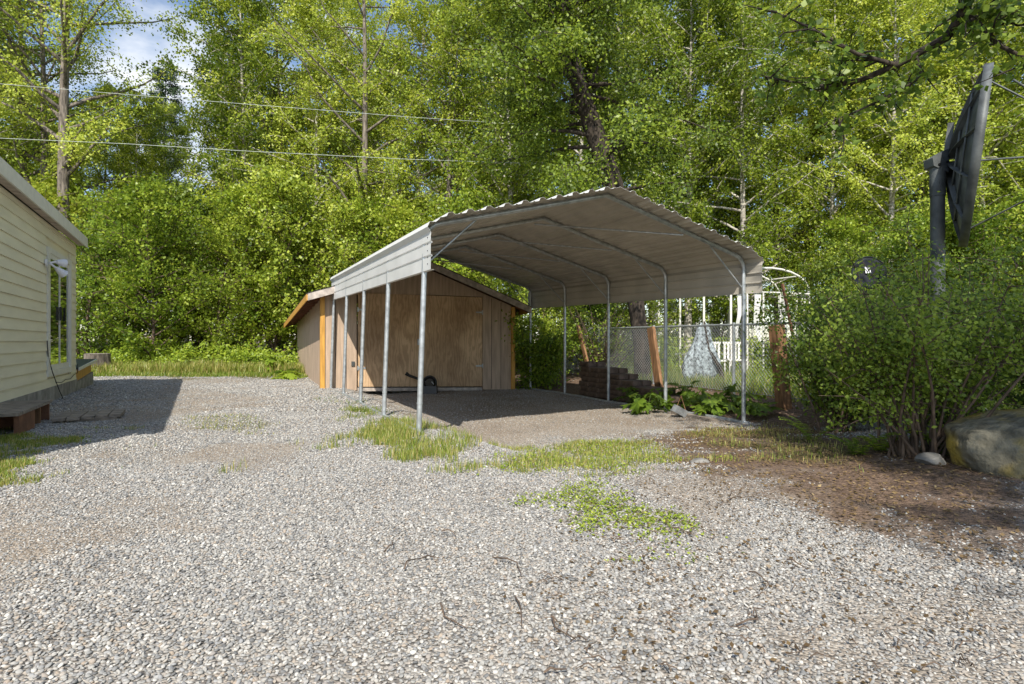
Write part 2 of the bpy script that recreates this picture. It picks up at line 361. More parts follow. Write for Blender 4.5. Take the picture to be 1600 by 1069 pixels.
def pebbles():
    pts, scl = [], []
    for y0, y1, sp_, s0, s1 in ((.9, 3.2, .0145, .0095, .026), (3.2, 5.2, .0175, .012, .027), (5.2, 8.2, .024, .017, .032), (8.2, 15.4, .04, .027, .045)):
        xm = y1 * .95 + .6
        gx, gy = np.meshgrid(np.arange(-xm, xm, sp_), np.arange(y0, y1, sp_)); gx = gx.ravel(); gy = gy.ravel()
        gx = gx + rng.uniform(-.5, .5, gx.size) * sp_; gy = gy + rng.uniform(-.5, .5, gy.size) * sp_
        k = np.abs(gx) < gy * .95 + .6; gx, gy = gx[k], gy[k]
        g_, d_, f_ = zones(gx, gy)
        keep = rng.uniform(size=gx.size) > np.maximum(g_ * 1.0, d_ * 1.02) + f_ * .4
        bare = np.sin(gx * 1.9 + 2 * np.sin(gy)) * np.sin(gy * 1.4 + 1.5 * np.sin(gx * 1.1))          # thin patches
        keep &= rng.uniform(size=gx.size) > sst(bare, .55, 1.) * .25
        gx, gy, f_ = gx[keep], gy[keep], f_[keep]
        s = (s0 + (s1 - s0) * rng.beta(1.6, 2.6, gx.size)) * (1 - .45 * f_)
        z = gz(gx, gy) + s * rng.uniform(-.02, .3, gx.size)
        pts.append(np.stack([gx, gy, z], 1)); scl.append(s)
    P = np.concatenate(pts); S = np.concatenate(scl)
    me = bpy.data.meshes.new('gravel'); me.vertices.add(len(P)); me.vertices.foreach_set('co', P.astype(np.float32).ravel())
    a = me.attributes.new('scl', 'FLOAT', 'POINT'); a.data.foreach_set('value', S.astype(np.float32))
    rot = np.stack([rng.normal(0, .38, len(P)), rng.normal(0, .38, len(P)), rng.uniform(0, 6.28, len(P))], 1)
    a = me.attributes.new('rot', 'FLOAT_VECTOR', 'POINT'); a.data.foreach_set('vector', rot.astype(np.float32).ravel())
    o = bpy.data.objects.new('gravel', me); COL.objects.link(o)
    ng = bpy.data.node_groups.new('gravel_scatter', 'GeometryNodeTree')
    ng.interface.new_socket('Geometry', in_out='INPUT', socket_type='NodeSocketGeometry')
    ng.interface.new_socket('Geometry', in_out='OUTPUT', socket_type='NodeSocketGeometry')
    n = ng.nodes.new; gi = n('NodeGroupInput'); go = n('NodeGroupOutput'); ip = n('GeometryNodeInstanceOnPoints')
    ci = n('GeometryNodeCollectionInfo'); ci.inputs['Collection'].default_value = pebcol
    ci.inputs['Separate Children'].default_value = True; ci.inputs['Reset Children'].default_value = True
    def attr(nm, ty):
        q = n('GeometryNodeInputNamedAttribute'); q.data_type = ty; q.inputs['Name'].default_value = nm
        return next(s for s in q.outputs if s.enabled and s.name == 'Attribute')
    lk = ng.links.new
    lk(gi.outputs[0], ip.inputs['Points']); lk(ci.outputs[0], ip.inputs['Instance']); ip.inputs['Pick Instance'].default_value = True
    lk(attr('rot', 'FLOAT_VECTOR'), ip.inputs['Rotation']); lk(attr('scl', 'FLOAT'), ip.inputs['Scale']); lk(ip.outputs[0], go.inputs[0])
    o.modifiers.new('scatter', 'NODES').node_group = ng
    tag(o, 'loose grey and buff gravel spread over the driveway', 'gravel', kind='stuff')
    print('pebbles', len(P))
pebbles()

# ------------------------------------------------------------------ carport
def CP(u, v, z): return Vector((*(O2 + U2 * u + V2 * v), z))
def zoff(u, v): return .021 * u - .069 * v / WID
def carport():
    t = thing('carport', 'open metal carport with white ribbed roof and galvanised tube frame', 'carport', onground(*(O2 + U2 * 3.4 + V2 * 2.4)))
    EZ, PZ, RB = 2.27, 2.90, .2
    def section(off):        # frame centre line offset outwards; returns dense list (v,z,s)
        sl = math.atan2(PZ - EZ, WID / 2); pts = []
        k = RB * math.tan((math.pi / 2 - sl) / 2)
        c = Vector((RB, EZ - k))
        arc = [(c.x + RB * math.cos(a), c.y + RB * math.sin(a)) for a in np.linspace(math.pi, math.pi / 2 + sl, 7)]
        left = [(0, 0)] + arc + [(WID / 2, PZ)]
        return left
    half = section(0)
    full = half + [(WID - a, b) for a, b in reversed(half[:-1])]
    for i in range(5):
        u = SP * i
        bow = [CP(u, a, b + zoff(u, a)) for a, b in full[1:-1]]
        MB().tube(bow, .03, 10).obj('bow', 'galvanised', t)
        for side in (0, 1):
            v = WID * side; top = CP(u, v, half[1][1] + zoff(u, v) + .004)
            ft = CP(u, v + (-.076 if side == 0 else .0), 0); ft.z = float(gz(ft.x, ft.y)) - .03
            p = MB().tube([ft, ft.lerp(top, .5), top], .03, 10).obj('post', 'galvanised', t)
            a = ft.lerp(top, .16); b = ft.lerp(top, .17)
            MB().tube([a, b], .0335, 10).obj('sleeve_band', 'galvanised', p)
            s = 1 if side == 0 else -1
            z0 = 1.86 + zoff(u, v); vv = .62
            zr = half[-2][1] + (PZ - half[-2][1]) * (vv - half[-2][0]) / (WID / 2 - half[-2][0]) - .02 + zoff(u, v)
            MB().tube([CP(u + .02, v + s * .02, z0), CP(u + .02, v + s * vv, zr)], .012, 6).obj('knee_brace', 'galvanised', t)
    def roofz(v):
        d = min(v, WID - v); return EZ + (PZ - EZ) * d / (WID / 2)
    for i in range(4):      # long diagonal ties under the roof
        a, b = (.62 * WID, .28 * WID)
        p0 = CP(SP * i + .03, .77 * WID, roofz(.77 * WID) - .05 + zoff(SP * i, 3)); p1 = CP(SP * (i + 1), .5 * WID - .15, roofz(.5 * WID) - .1 + zoff(SP * i + SP, 2.4))
        MB().tube([p0, p1], .013, 6).obj('roof_tie', 'galvanised', t)
    # ground rails
    for side in (0, 1):
        pts = []
        for k in range(15):
            u = -.1 + (4 * SP + .2) * k / 14; v = WID * side + (-.076 if side == 0 else 0)
            p = CP(u, v, 0); p.z = float(gz(p.x, p.y)) + .01; pts.append(p)
        MB().tube(pts, .028, 6).obj('base_rail', 'galvanised', t)
    # sheets: profile sampled along the section, ribs pushed outwards
    P = [Vector((a, b)) for a, b in half]; P[0] = Vector((0, 1.764))
    seg = [0]
    for i in range(1, len(P)): seg.append(seg[-1] + (P[i] - P[i - 1]).length)
    def at(s):
        for i in range(1, len(P)):
            if s <= seg[i] + 1e-9:
                f = (s - seg[i - 1]) / (seg[i] - seg[i - 1]); d = (P[i] - P[i - 1]).normalized()
                return P[i - 1].lerp(P[i], f), Vector((-d.y, d.x))
        d = (P[-1] - P[-2]).normalized(); return P[-1], Vector((-d.y, d.x))
    sB = seg[3]          # arc: first roof rib sits on the bend
    def prof(s):         # list of (s, offset)
        return s
    stops = [(0, -.005), (.004, .034)]
    for gz_ in (.15, .29):
        stops += [(gz_ - .014, .034), (gz_ - .006, .016), (gz_ + .006, .016), (gz_ + .014, .034)]
    stops += [(sB - .05, .034)]
    ribs = []
    s = sB
    while s < seg[-1] - .05:
        ribs.append(s); s += .2286
    for r_ in ribs:
        h = .062
        h = .085 if r_ == sB else .066
        stops += [(r_ - .05, .034), (r_ - .022, h), (r_ + .022, h), (r_ + .055, .034), (r_ + .1, .034), (r_ + .106, .042), (r_ + .126, .042), (r_ + .132, .034)]
    stops = sorted(x for x in stops if x[0] <= seg[-1]) + [(seg[-1], .036)]
    pr = []
    for c_ in (sB - .06, sB + .9, sB + 1.8):
        near = min(stops, key=lambda q: abs(q[0] - c_)); stops += [(c_ - .008, near[1]), (c_ + .008, near[1])]
    stops = sorted(x for x in stops if x[0] <= seg[-1])
    for s_, o_ in stops:
        p, nrm = at(s_); q = p + nrm * o_; pr.append((q.x, q.y, s_))
    pr[-1] = (WID / 2 + .003, PZ + .04, seg[-1])
    cuts = [0, sB - .06, sB + .9, sB + 1.8, 99]      # each sheet is its own piece
    for side in (0, 1):
        for c in range(4):
            pp = [(a, b) for a, b, s_ in pr if cuts[c] - .012 <= s_ <= cuts[c + 1] + .012]
            if len(pp) < 2: continue
            lift = .0025 * (c % 2)
            MBs = MB(); nu = 8
            us = np.linspace(-.3, 4 * SP + .2, nu + 1)
            vs = []
            for u in us:
                for a, b in pp:
                    vv = WID - a if side else a
                    vs.append(CP(u, vv, b + lift + zoff(u, vv)))
            m = len(pp)
            fs = [(j * m + i, j * m + i + 1, (j + 1) * m + i + 1, (j + 1) * m + i) for j in range(nu) for i in range(m - 1)]
            MBs.add(vs, [tuple(reversed(f)) for f in fs] if side else fs)
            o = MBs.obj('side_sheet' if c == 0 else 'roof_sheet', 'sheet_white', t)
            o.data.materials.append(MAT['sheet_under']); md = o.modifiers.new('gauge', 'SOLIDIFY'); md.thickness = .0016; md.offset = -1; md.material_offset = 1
    for k in range(6):       # screws on the near end of the side sheet
        z = 1.83 + .07 * k
        MB().tube([CP(-.2, -.03, z), CP(-.2, -.04, z)], .006, 6).obj('screw', 'cable_dark', t)
carport()

# ------------------------------------------------------------------ shed behind the carport
SO = np.array([-4.08, 12.48]); SL, SWD = 6.4, 4.5
def SPt(t, d, z): return Vector((*(SO + V2 * t + U2 * d), z))       # t across the front, d depth
def shed():
    t = thing('shed', 'tan wooden shed with plywood double doors and low gable roof', 'shed', onground(*(SO + V2 * 2.2 + U2 * 3)))
    zb = lambda tt, d: -.05 - .03 * tt - .02 * d
    EL, PK, ER = 2.02, 2.74, 1.9
    dr = lambda d: -.06 * d
    top = lambda tt, d: (EL + (PK - EL) * tt / 2.25 if tt < 2.25 else PK + (ER - PK) * (tt - 2.25) / 2.25) + dr(d)
    def front(name, t0, t1, z0, z1, d0, d1, mat, par, tops=False):
        n = 2 if (t0 < 2.25 < t1 and tops) else 1; m = MB(); ts = [t0, 2.25, t1] if n == 2 else [t0, t1]
        for a, b in zip(ts[:-1], ts[1:]):
            za = z0(a) if callable(z0) else z0; zb_ = z0(b) if callable(z0) else z0
            ta = z1(a) if callable(z1) else z1; tb = z1(b) if callable(z1) else z1
            m.hexa([SPt(a, d0, za), SPt(b, d0, zb_), SPt(b, d1, zb_), SPt(a, d1, za), SPt(a, d0, ta), SPt(b, d0, tb), SPt(b, d1, tb), SPt(a, d1, ta)])
        return m.obj(name, mat, par)
    gb = lambda a: zb(a, 0)
    DT = 2.1
    front('wall_panel', .0, .7, gb, lambda a: min(top(a, 0), DT + .0), 0, .09, 'siding_tan', t)
    front('wall_panel', 3.72, 4.5, gb, lambda a: top(a, 0), 0, .09, 'siding_tan', t)
    front('wall_panel', .0, 3.715, lambda a: DT + .004 if a > .2 else min(top(a, 0), DT + .004), lambda a: top(a, 0), .002, .088, 'siding_tan', t, True)
    for tt in (.24, .47, 3.95, 4.2):          # grooves between the siding boards
        front('groove', tt, tt + .012, lambda a: gb(a) + .02, lambda a: min(top(a, 0), DT) - .03, -.002, .002, 'shingle_dark', t)
    front('threshold', .72, 3.7, lambda a: gb(a) - .02, lambda a: gb(a) + .055, -.01, .05, 'fascia_weathered', t)
    for a, b in ((.725, 2.19), (2.205, 3.70)):
        d = front('door', a, b, lambda q: gb(q) + .08, DT - .012, -.022, .004, 'plywood', t)
        hx = a if a < 1 else b
        for z in (.42, 1.72):
            s = 1 if a < 1 else -1
            m = MB(); m.box(SPt(hx, -.03, z), (.03, .012, .1), Matrix.Rotation(-TH, 3, 'Z')); m.box(SPt(hx + s * .09, -.03, z), (.16, .008, .035), Matrix.Rotation(-TH, 3, 'Z'))
            m.obj('hinge', 'galvanised', d)
    m = MB().box(SPt(2.1, -.04, 1.0), (.05, .03, .14), Matrix.Rotation(-TH, 3, 'Z')); m.obj('latch', 'galvanised', t)
    MB().box(SPt(.62, -.012, .52), (.07, .03, .1), Matrix.Rotation(-TH, 3, 'Z')).obj('outlet_box', 'dish_grey', t)
    for a, b in ((-.075, .02), (4.48, 4.58)):
        front('corner_trim', a, b, lambda q: gb(q) - .02, lambda q: top(min(max(q, 0), 4.5), 0) - .03, -.035, .06, 'trim_yellow', t)
    # side walls as upright boards
    nb = 16
    for side in (0, 1):
        for k in range(nb):
            d0, d1 = .1 + (SL - .1) * k / nb, .1 + (SL - .1) * (k + 1) / nb - .008
            q = 0 if side == 0 else SWD; o = .06 if side == 0 else -.06
            z0, z1 = zb(q, d0) - .05, zb(q, d1) - .05; y0, y1 = top(q, d0) - .02, top(q, d1) - .02
            jit = random.uniform(0, .004)
            MB().hexa([SPt(q - jit, d0, z0), SPt(q + o, d0, z0), SPt(q + o, d1, z1), SPt(q - jit, d1, z1),
                       SPt(q - jit, d0, y0), SPt(q + o, d0, y0), SPt(q + o, d1, y1), SPt(q - jit, d1, y1)]).obj('wall_board', 'siding_tan', t)
    MB().hexa([SPt(0, SL, -.3), SPt(SWD, SL, -.4), SPt(SWD, SL + .06, -.4), SPt(0, SL + .06, -.3), SPt(0, SL, top(0, SL)), SPt(SWD, SL, top(4.5, SL)), SPt(SWD, SL + .06, top(4.5, SL)), SPt(0, SL + .06, top(0, SL))]).obj('rear_wall', 'siding_tan', t)
    # roof slabs, fascia, rafters
    ov, fo = .36, .32
    for side in (0, 1):
        s0, s1 = (-ov, 2.25) if side == 0 else (2.25, 4.5 + ov)
        zt = lambda tt, d: (EL + (PK - EL) * tt / 2.25 if side == 0 else PK + (ER - PK) * (tt - 2.25) / 2.25) + dr(d)
        def slab(name, a, b, d0, d1, lo, hi, mat):
            MB().hexa([SPt(a, d0, zt(a, d0) + lo), SPt(b, d0, zt(b, d0) + lo), SPt(b, d1, zt(b, d1) + lo), SPt(a, d1, zt(a, d1) + lo),
                       SPt(a, d0, zt(a, d0) + hi), SPt(b, d0, zt(b, d0) + hi), SPt(b, d1, zt(b, d1) + hi), SPt(a, d1, zt(a, d1) + hi)]).obj(name, mat, t)
        slab('roof_deck', s0, s1, -fo, SL + fo, .06, .085, 'wood_red')
        nc = 10
        for c in range(nc):
            w_ = (s1 - s0) / nc; a = s0 + w_ * c - (.02 if c == 0 and side == 0 else 0); b = s0 + w_ * (c + 1) + (.02 if c == nc - 1 and side else 0)
            j = .004 * ((c if side else nc - c) % 3)
            slab('shingle_course', a, b - .004, -fo - .02, SL + fo + .02, .0875, .1 + j, 'shingle_dark')
        slab('rake_board', s0, s1, -fo - .025, -fo, -.06, .084, 'fascia_weathered')
        e0, e1 = (s0 - .025, s0) if side == 0 else (s1, s1 + .025)
        slab('eave_board', e0, e1, -fo, SL + fo, -.05, .084, 'trim_yellow')
        for k in range(12):
            d = -.2 + (SL + .4) * k / 11; a, b = (s0 + .002, 0 - .005) if side == 0 else (4.5 + .005, s1 - .002)
            slab('rafter_tail', a, b, d, d + .045, -.05, .059, 'wood_red')
shed()
# black round machine by the shed door
def machine():
    p = SPt(2.25, -.42, 0); p.z = float(gz(p.x, p.y))
    t = thing('garden_blower', 'small black machine with round drum housing and slanted tube by shed door', 'blower', p)
    c = p + Vector((.0, 0, .24))
    ring = [c + Vector((.15 * math.cos(a), -.02, .15 * math.sin(a))) for a in np.linspace(0, 2 * math.pi, 25)]
    MB().tube(ring, .022, 8, cap=False).obj('drum_rim', 'black_plastic', t)
    MB().tube([c + Vector((0, -.03, 0)), c + Vector((0, .02, 0)), c + Vector((0, .12, 0))], [.1, .15, .13], 20).obj('drum', 'black_plastic', t)
    MB().hexa([p + Vector(q) for q in ((-.17, -.1, 0), (.17, -.1, 0), (.17, .16, 0), (-.17, .16, 0), (-.14, -.08, .17), (.16, -.08, .17), (.16, .14, .17), (-.14, .14, .17))]).obj('base', 'black_plastic', t)
    MB().tube([c + Vector((-.1, 0, .02)), c + Vector((-.28, -.03, .1)), c + Vector((-.46, -.05, .17)), c + Vector((-.53, -.05, .22))], [.035, .03, .032, .045], 10).obj('tube', 'black_plastic', t)
    MB().tube([c + Vector((.05, -.045, .03)), c + Vector((.1, -.05, -.03))], .012, 6).obj('handle', 'galvanised', t)
machine()

# ------------------------------------------------------------------ house on the left
HC = np.array([-8.8, 11.6]); HD = np.array([.478, -.878]); HN = np.array([.878, .478])
def HP(t, o, z): return Vector((*(HC + HD * t + HN * o), z))
def hbox(m, t0, t1, o0, o1, z0, z1, z0b=None, z1b=None):
    z0b = z0 if z0b is None else z0b; z1b = z1 if z1b is None else z1b
    return m.hexa([HP(t0, o0, z0), HP(t1, o0, z0b), HP(t1, o1, z0b), HP(t0, o1, z0), HP(t0, o0, z1), HP(t1, o0, z1b), HP(t1, o1, z1b), HP(t0, o1, z1)])
def house():
    t = thing('house', 'cream lap-sided house with sliding glass door and concrete footing', 'house', onground(*(HC + HD * 4 - HN * 3)))
    LN, DP = 9.5, 6.0
    hbox(MB(), .03, LN - .03, -DP, -.02, -.2, 2.97).obj('wall', 'siding_cream', t)
    hbox(MB(), -.02, LN + .02, -DP - .05, .035, -.25, .25).obj('foundation', 'concrete', t)
    D0, D1, DZ0, DZ1 = .66, 2.47, .49, 2.5
    z = .235; ex = .155
    while z < 2.94:
        z1 = min(z + ex, 2.96)
        spans = [(0, LN)] if (z1 <= DZ0 - .06 or z >= DZ1 + .06) else [(0, D0 - .09), (D1 + .09, LN)]
        for a, b in spans:      # lapped board: butt stands out, head tucks under the next course
            MB().hexa([HP(a, -.018, z), HP(b, -.018, z), HP(b, .026, z), HP(a, .026, z), HP(a, -.018, z1 - .002), HP(b, -.018, z1 - .002), HP(b, .008, z1 - .002), HP(a, .008, z1 - .002)]).obj('siding_board', 'siding_cream', t)
        z = z1
    # sliding door
    d = hbox(MB(), D0, D1, -.015, -.005, DZ0, DZ1).obj('sliding_door', 'trim_white', t)
    m = MB()
    for a, b, z0, z1 in ((D0 - .088, D0 + .04, DZ0 - .06, DZ1 + .06), (D1 - .05, D1 + .088, DZ0 - .06, DZ1 + .06), (D0 + .041, D1 - .051, DZ1 - .03, DZ1 + .06), (D0 + .041, D1 - .051, DZ0 - .06, DZ0 + .04)): hbox(m, a, b, -.0045, .04, z0, z1)
    m.obj('door_frame', 'trim_white', d)
    for a, b, o in ((D0 + .042, 1.60, .004), (1.56, D1 - .052, .016)):
        m = MB(); w_ = .075
        hbox(m, a, a + w_, o - .006, o + .012, DZ0 + .042, DZ1 - .032); hbox(m, b - w_, b, o - .006, o + .012, DZ0 + .042, DZ1 - .032)
        hbox(m, a + w_ + .001, b - w_ - .001, o - .006, o + .012, DZ0 + .042, DZ0 + .13); hbox(m, a + w_ + .001, b - w_ - .001, o - .006, o + .012, DZ1 - .11, DZ1 - .032)
        m.obj('sash', 'trim_white', d)
        hbox(MB(), a + w_ + .002, b - w_ - .002, o - .003, o + .004, DZ0 + .131, DZ1 - .111).obj('pane', 'glass', d)
    for a in (1.3, 1.62): hbox(MB(), a, a + .035, .03, .06, 1.38, 1.62).obj('handle', 'black_plastic', d)
    # roof, soffit, fascia
    ov = .17; RT = .33
    for side in (0, 1):
        o0, o1 = (ov, -DP / 2) if side == 0 else (-DP - ov, -DP / 2)
        zt = 3.1; zr = zt + RT * (DP / 2 + ov)
        MB().hexa([HP(-.1, o0, zt - .02), HP(LN + .1, o0, zt - .02), HP(LN + .1, o1, zr - .02), HP(-.1, o1, zr - .02), HP(-.1, o0, zt + .04), HP(LN + .1, o0, zt + .04), HP(LN + .1, o1, zr + .04), HP(-.1, o1, zr + .04)]).obj('roof', 'shingle_dark', t)
    for tt in (.0, LN - .03):
        MB().add([HP(tt, 0, 2.96), HP(tt, -DP, 2.96), HP(tt, -DP / 2, 3.1 + RT * (DP / 2 + ov) - .04), HP(tt + .03, 0, 2.96), HP(tt + .03, -DP, 2.96), HP(tt + .03, -DP / 2, 3.1 + RT * (DP / 2 + ov) - .04)],
                 [(0, 1, 2), (5, 4, 3), (0, 3, 4, 1), (1, 4, 5, 2), (2, 5, 3, 0)]).obj('gable', 'siding_cream', t)
    hbox(MB(), -.09, LN + .09, .03, ov - .001, 2.962, 2.985).obj('soffit', 'soffit', t)
    for k in range(9): hbox(MB(), .2 + k * 1.1, .3 + k * 1.1, .05, ov - .02, 2.95, 2.961).obj('soffit_batten', 'soffit', t)
    hbox(MB(), -.11, LN + .11, ov, ov + .025, 2.93, 3.12).obj('fascia', 'trim_white', t)
house()
def floodlight():
    b = HP(2.72, .03, 2.27)
    t = thing('floodlight', 'white twin floodlight mounted on the cream house wall beside the door', 'floodlight', b)
    MB().tube([b, b + Vector((*(HN * .03), 0))], .06, 14).obj('base', 'lamp_white', t)
    for k, (dt, dz) in enumerate(((-.12, .05), (-.1, -.12))):
        a = b + Vector((*(HN * .05), 0)); e = a + Vector((*(HN * .08 + HD * dt * .4), dz * .6)); tip = e + Vector((*(HN * .09 + HD * dt * .9), dz * .5 - .03))
        MB().tube([a, e], .016, 8).obj('arm', 'lamp_white', t)
        h = MB().tube([e, e.lerp(tip, .35), e.lerp(tip, .8), tip], [.03, .045, .065, .07], 14).obj('lamp_head', 'lamp_white', t)
        MB().tube([tip + (tip - e) * .01, tip + (tip - e) * .03], .055, 14).obj('lens', 'soffit', h)
floodlight()
def cable():
    pts = [HP(2.62, .034, 1.02), HP(2.55, .036, .75), HP(2.3, .045, .5), HP(2.05, .05, .32), HP(1.95, .08, .16), HP(1.9, .12, .02)]
    tag(MB().tube(pts, .007, 6).obj('cable', 'cable_dark', None), 'thin dark cable hanging down the siding beside the sliding door', 'cable')
    pts = [HP(2.05, .045, .315), HP(1.6, .05, .28), HP(1.2, .045, .315), HP(.8, .05, .3), HP(.4, .045, .36), HP(.05, .05, .38), HP(.02, .045, .55)]
    tag(MB().tube(pts, .006, 6).obj('cable', 'cable_dark', None), 'dark cable running level along the foot of the house siding', 'cable')
cable()
def hatch():
    t = thing('cellar_hatch', 'cellar hatch with dark blue lid and orange wooden side at house corner', 'hatch', HP(-1.2, -.4, 0))
    hbox(MB(), -2.3, -.03, -1.0, .0, -.2, .3, -.2, .17).obj('concrete_base', 'concrete', t)
    hbox(MB(), -2.25, -.04, -.96, -.03, .301, .56, .171, .44).obj('wooden_side', 'trim_yellow', t)
    hbox(MB(), -2.36, -.03, -1.05, .05, .562, .6, .442, .48).obj('lid', 'blue_sheet', t)
    hbox(MB(), -2.36, -.03, .051, .07, .54, .6, .42, .48).obj('lid_edge', 'trim_white', t)
hatch()
def step_box():
    p = HP(5.6, .35, 0)
    t = thing('wooden_step', 'open-fronted wooden step box with red-brown side against the house', 'step', onground(p.x, p.y))
    z0 = float(gz(p.x, p.y)) - .02
    for k in range(3): hbox(MB(), 5.0, 6.6, .05 + .16 * k, .05 + .16 * k + .152, .22, .255).obj('tread_board', 'wood_grey', t)
    for a in (5.04, 5.8): hbox(MB(), a, a + .04, .07, .5, z0, .219).obj('end_board', 'wood_red', t)
    hbox(MB(), 5.84, 6.5, .46, .5, z0, .219).obj('riser', 'wood_red', t)
    hbox(MB(), 5.4, 5.44, .1, .48, z0, .219).obj('divider', 'wood_raw', t)
step_box()
def pallet():
    t = thing('board_platform', 'low platform of weathered grey boards lying on gravel beside the step', 'platform', onground(-5.45, 6.9))
    for k in range(5):
        a = HP(4.75 + .0 * k, .6 + .14 * k, 0); b = HP(5.5 - .05 * k, .6 + .14 * k, 0); dv = Vector((*(HN * .128), 0))
        m = MB(); za = float(gz(a.x, a.y)); zb_ = float(gz(b.x, b.y))
        A = [Vector((*q[:2], z)) for q, z in ((a, za), (b, zb_), (b + dv, zb_), (a + dv, za))]
        m.hexa([q + Vector((0, 0, .03)) for q in A] + [q + Vector((0, 0, .065 + .006 * (k % 2))) for q in A]); m.obj('board', 'wood_grey', t)
    for tt in (4.85, 5.3):
        a = HP(tt, .62, 0); m = MB(); hbox(m, tt, tt + .07, .62, 1.25, -.01, .029); m.obj('bearer', 'wood_grey', t)
pallet()
def stump():
    b = G(151, 581); t = thing('tree_stump', 'weathered grey sawn tree stump standing in grass behind the cellar hatch', 'stump', b)
    m = MB(); n = 20
    def ring(r, z, s): return [b + Vector(((r + .03 * math.sin(3 * a + s) + .015 * math.sin(7 * a)) * math.cos(a), (r + .03 * math.sin(3 * a + s)) * math.sin(a), z)) for a in np.linspace(0, 2 * math.pi, n, endpoint=False)]
    rs = [ring(.37, -.05, 0), ring(.33, .12, 0), ring(.315, .35, .2), ring(.32, .52, .2)]
    vs = sum(rs, []); m.add(vs, [(i * n + k, i * n + (k + 1) % n, (i + 1) * n + (k + 1) % n, (i + 1) * n + k) for i in range(3) for k in range(n)], True)
    m.obj('trunk', 'bark_grey', t)
    m = MB(); m.add([p + Vector((0, 0, .004)) for p in ring(.3, .52, .2)], [tuple(range(n))]); m.obj('cut_face', 'fascia_weathered', t)
stump()

# ------------------------------------------------------------------ block stack beside the carport
def blocks():
    base = np.array(G(893, 618)[:2]); d1 = -U2; d2 = V2      # runs towards the camera along the posts
    me0 = None; n = 0
    rows = [(7, 0), (6, 0), (6, 0), (5, 0), (4, 0), (3, 0)]
    for lev in range(7):
        cnt = (8, 8, 7, 5, 4, 3, 1)[lev]
        for k in range(cnt):
            for dep in range(2):
                c = base + d1 * (.19 + .375 * k + (.06 if lev % 2 else 0) + random.uniform(-.012, .012)) + d2 * (.3 + .24 * dep + random.uniform(-.012, .012))
                z = float(gz(*c)) * 0 - .17 + .105 * lev + .0525
                M = Matrix.Rotation(-TH + math.pi / 2 + random.uniform(-.03, .03), 3, 'Z')
                if me0 is None:
                    o = MB().box((0, 0, 0), (.36, .22, .1)).obj('landscape_block', 'block_brown'); me0 = o.data
                    bmx = bmesh.new(); bmx.from_mesh(me0); bmesh.ops.bevel(bmx, geom=bmx.edges[:], offset=.008, segments=1, affect='EDGES'); bmx.to_mesh(me0); bmx.free()
                else:
                    o = bpy.data.objects.new('landscape_block', me0); COL.objects.link(o)
                o.location = (*c, z); o.rotation_euler = M.to_euler()
                top = lev == (6 if k == 0 else 99)
                tag(o, 'reddish brown block crowning the tall end of the stacked pile' if top else 'dark brown landscaping block in the stepped pile beside carport posts', 'block', 'brown blocks stacked beside the carport')
blocks()

# ------------------------------------------------------------------ chain-link fence, props
def fence():
    t = thing('chain_link_fence', 'galvanised chain-link fence with top rail running beside the carport', 'fence', Vector((*FA, 0)))
    Ln = float(np.linalg.norm(FB - FA)); zt = lambda s: 1.27 + .008 * s; zb_ = lambda s: .06 + .005 * s
    def FP(s, z, o=0): return Vector((*(FA + FD * s + FN * o), z))
    MB().tube([FP(s, zt(s)) for s in np.linspace(0, Ln, 14)], .021, 8).obj('top_rail', 'galvanised', t)
    s = .4
    while s < Ln:
        MB().tube([FP(s, -.15), FP(s, zt(s) + .04)], .027, 10).obj('post', 'galvanised', t); s += 2.55
    MB().tube([FP(s, zb_(s) + .02, -.01) for s in np.linspace(0, Ln, 20)], .006, 5).obj('tension_wire', 'fence_wire', t)
    m = MB(); st = .075; hgt = 1.19
    k = 0; s = -hgt
    while s < Ln:
        for dirn in (1, -1):
            a, b = (s, s + hgt) if dirn == 1 else (s + hgt, s)
            if min(a, b) < 0 or max(a, b) > Ln: continue
            zz = [(a + (b - a) * q, zb_(a) + .015 + hgt * q) for q in (0, .5, 1)]
            m.tube([FP(x, z, -.004 * dirn - .022) for x, z in zz], .0036, 3, cap=False)
        s += st
    o = m.obj('wire_mesh', 'fence_wire', t); o['kind'] = 'stuff'
    return FP, zt
FP, zt = fence()
def prop(name, label, p0, p1, wd, th, mat, cat='post'):
    d = (p1 - p0).normalized(); sx = Vector((*FD, 0)); sx = (sx - d * sx.dot(d)).normalized(); sy = d.cross(sx)
    m = MB(); q = []
    for p in (p0, p1):
        for a, b in ((-1, -1), (1, -1), (1, 1), (-1, 1)): q.append(p + sx * a * wd / 2 + sy * b * th / 2)
    m.hexa(q); return tag(m.obj(name, mat), label, cat)
prop('wooden_prop', 'thin orange timber prop leaning on the fence above the block pile', px(917, 566, 14.6), px(903, 509, 14.9), .14, .05, 'wood_raw')
prop('wooden_prop', 'broad orange-brown timber leaning against the chain-link fence between carport posts', px(1031, 612, 11.6), px(1017, 512, 11.9), .2, .07, 'wood_raw')
prop('fence_post', 'thick rust-orange square wooden post at the fence beside the big bush', px(1226, 648, 8.9), px(1213, 508, 8.9), .17, .16, 'wood_raw')
prop('wooden_stake', 'slim brown stake tilting above the fence in front of the greenhouse frame', px(1240, 530, 9.2), px(1222, 442, 9.2), .035, .03, 'wood_red', 'stake')
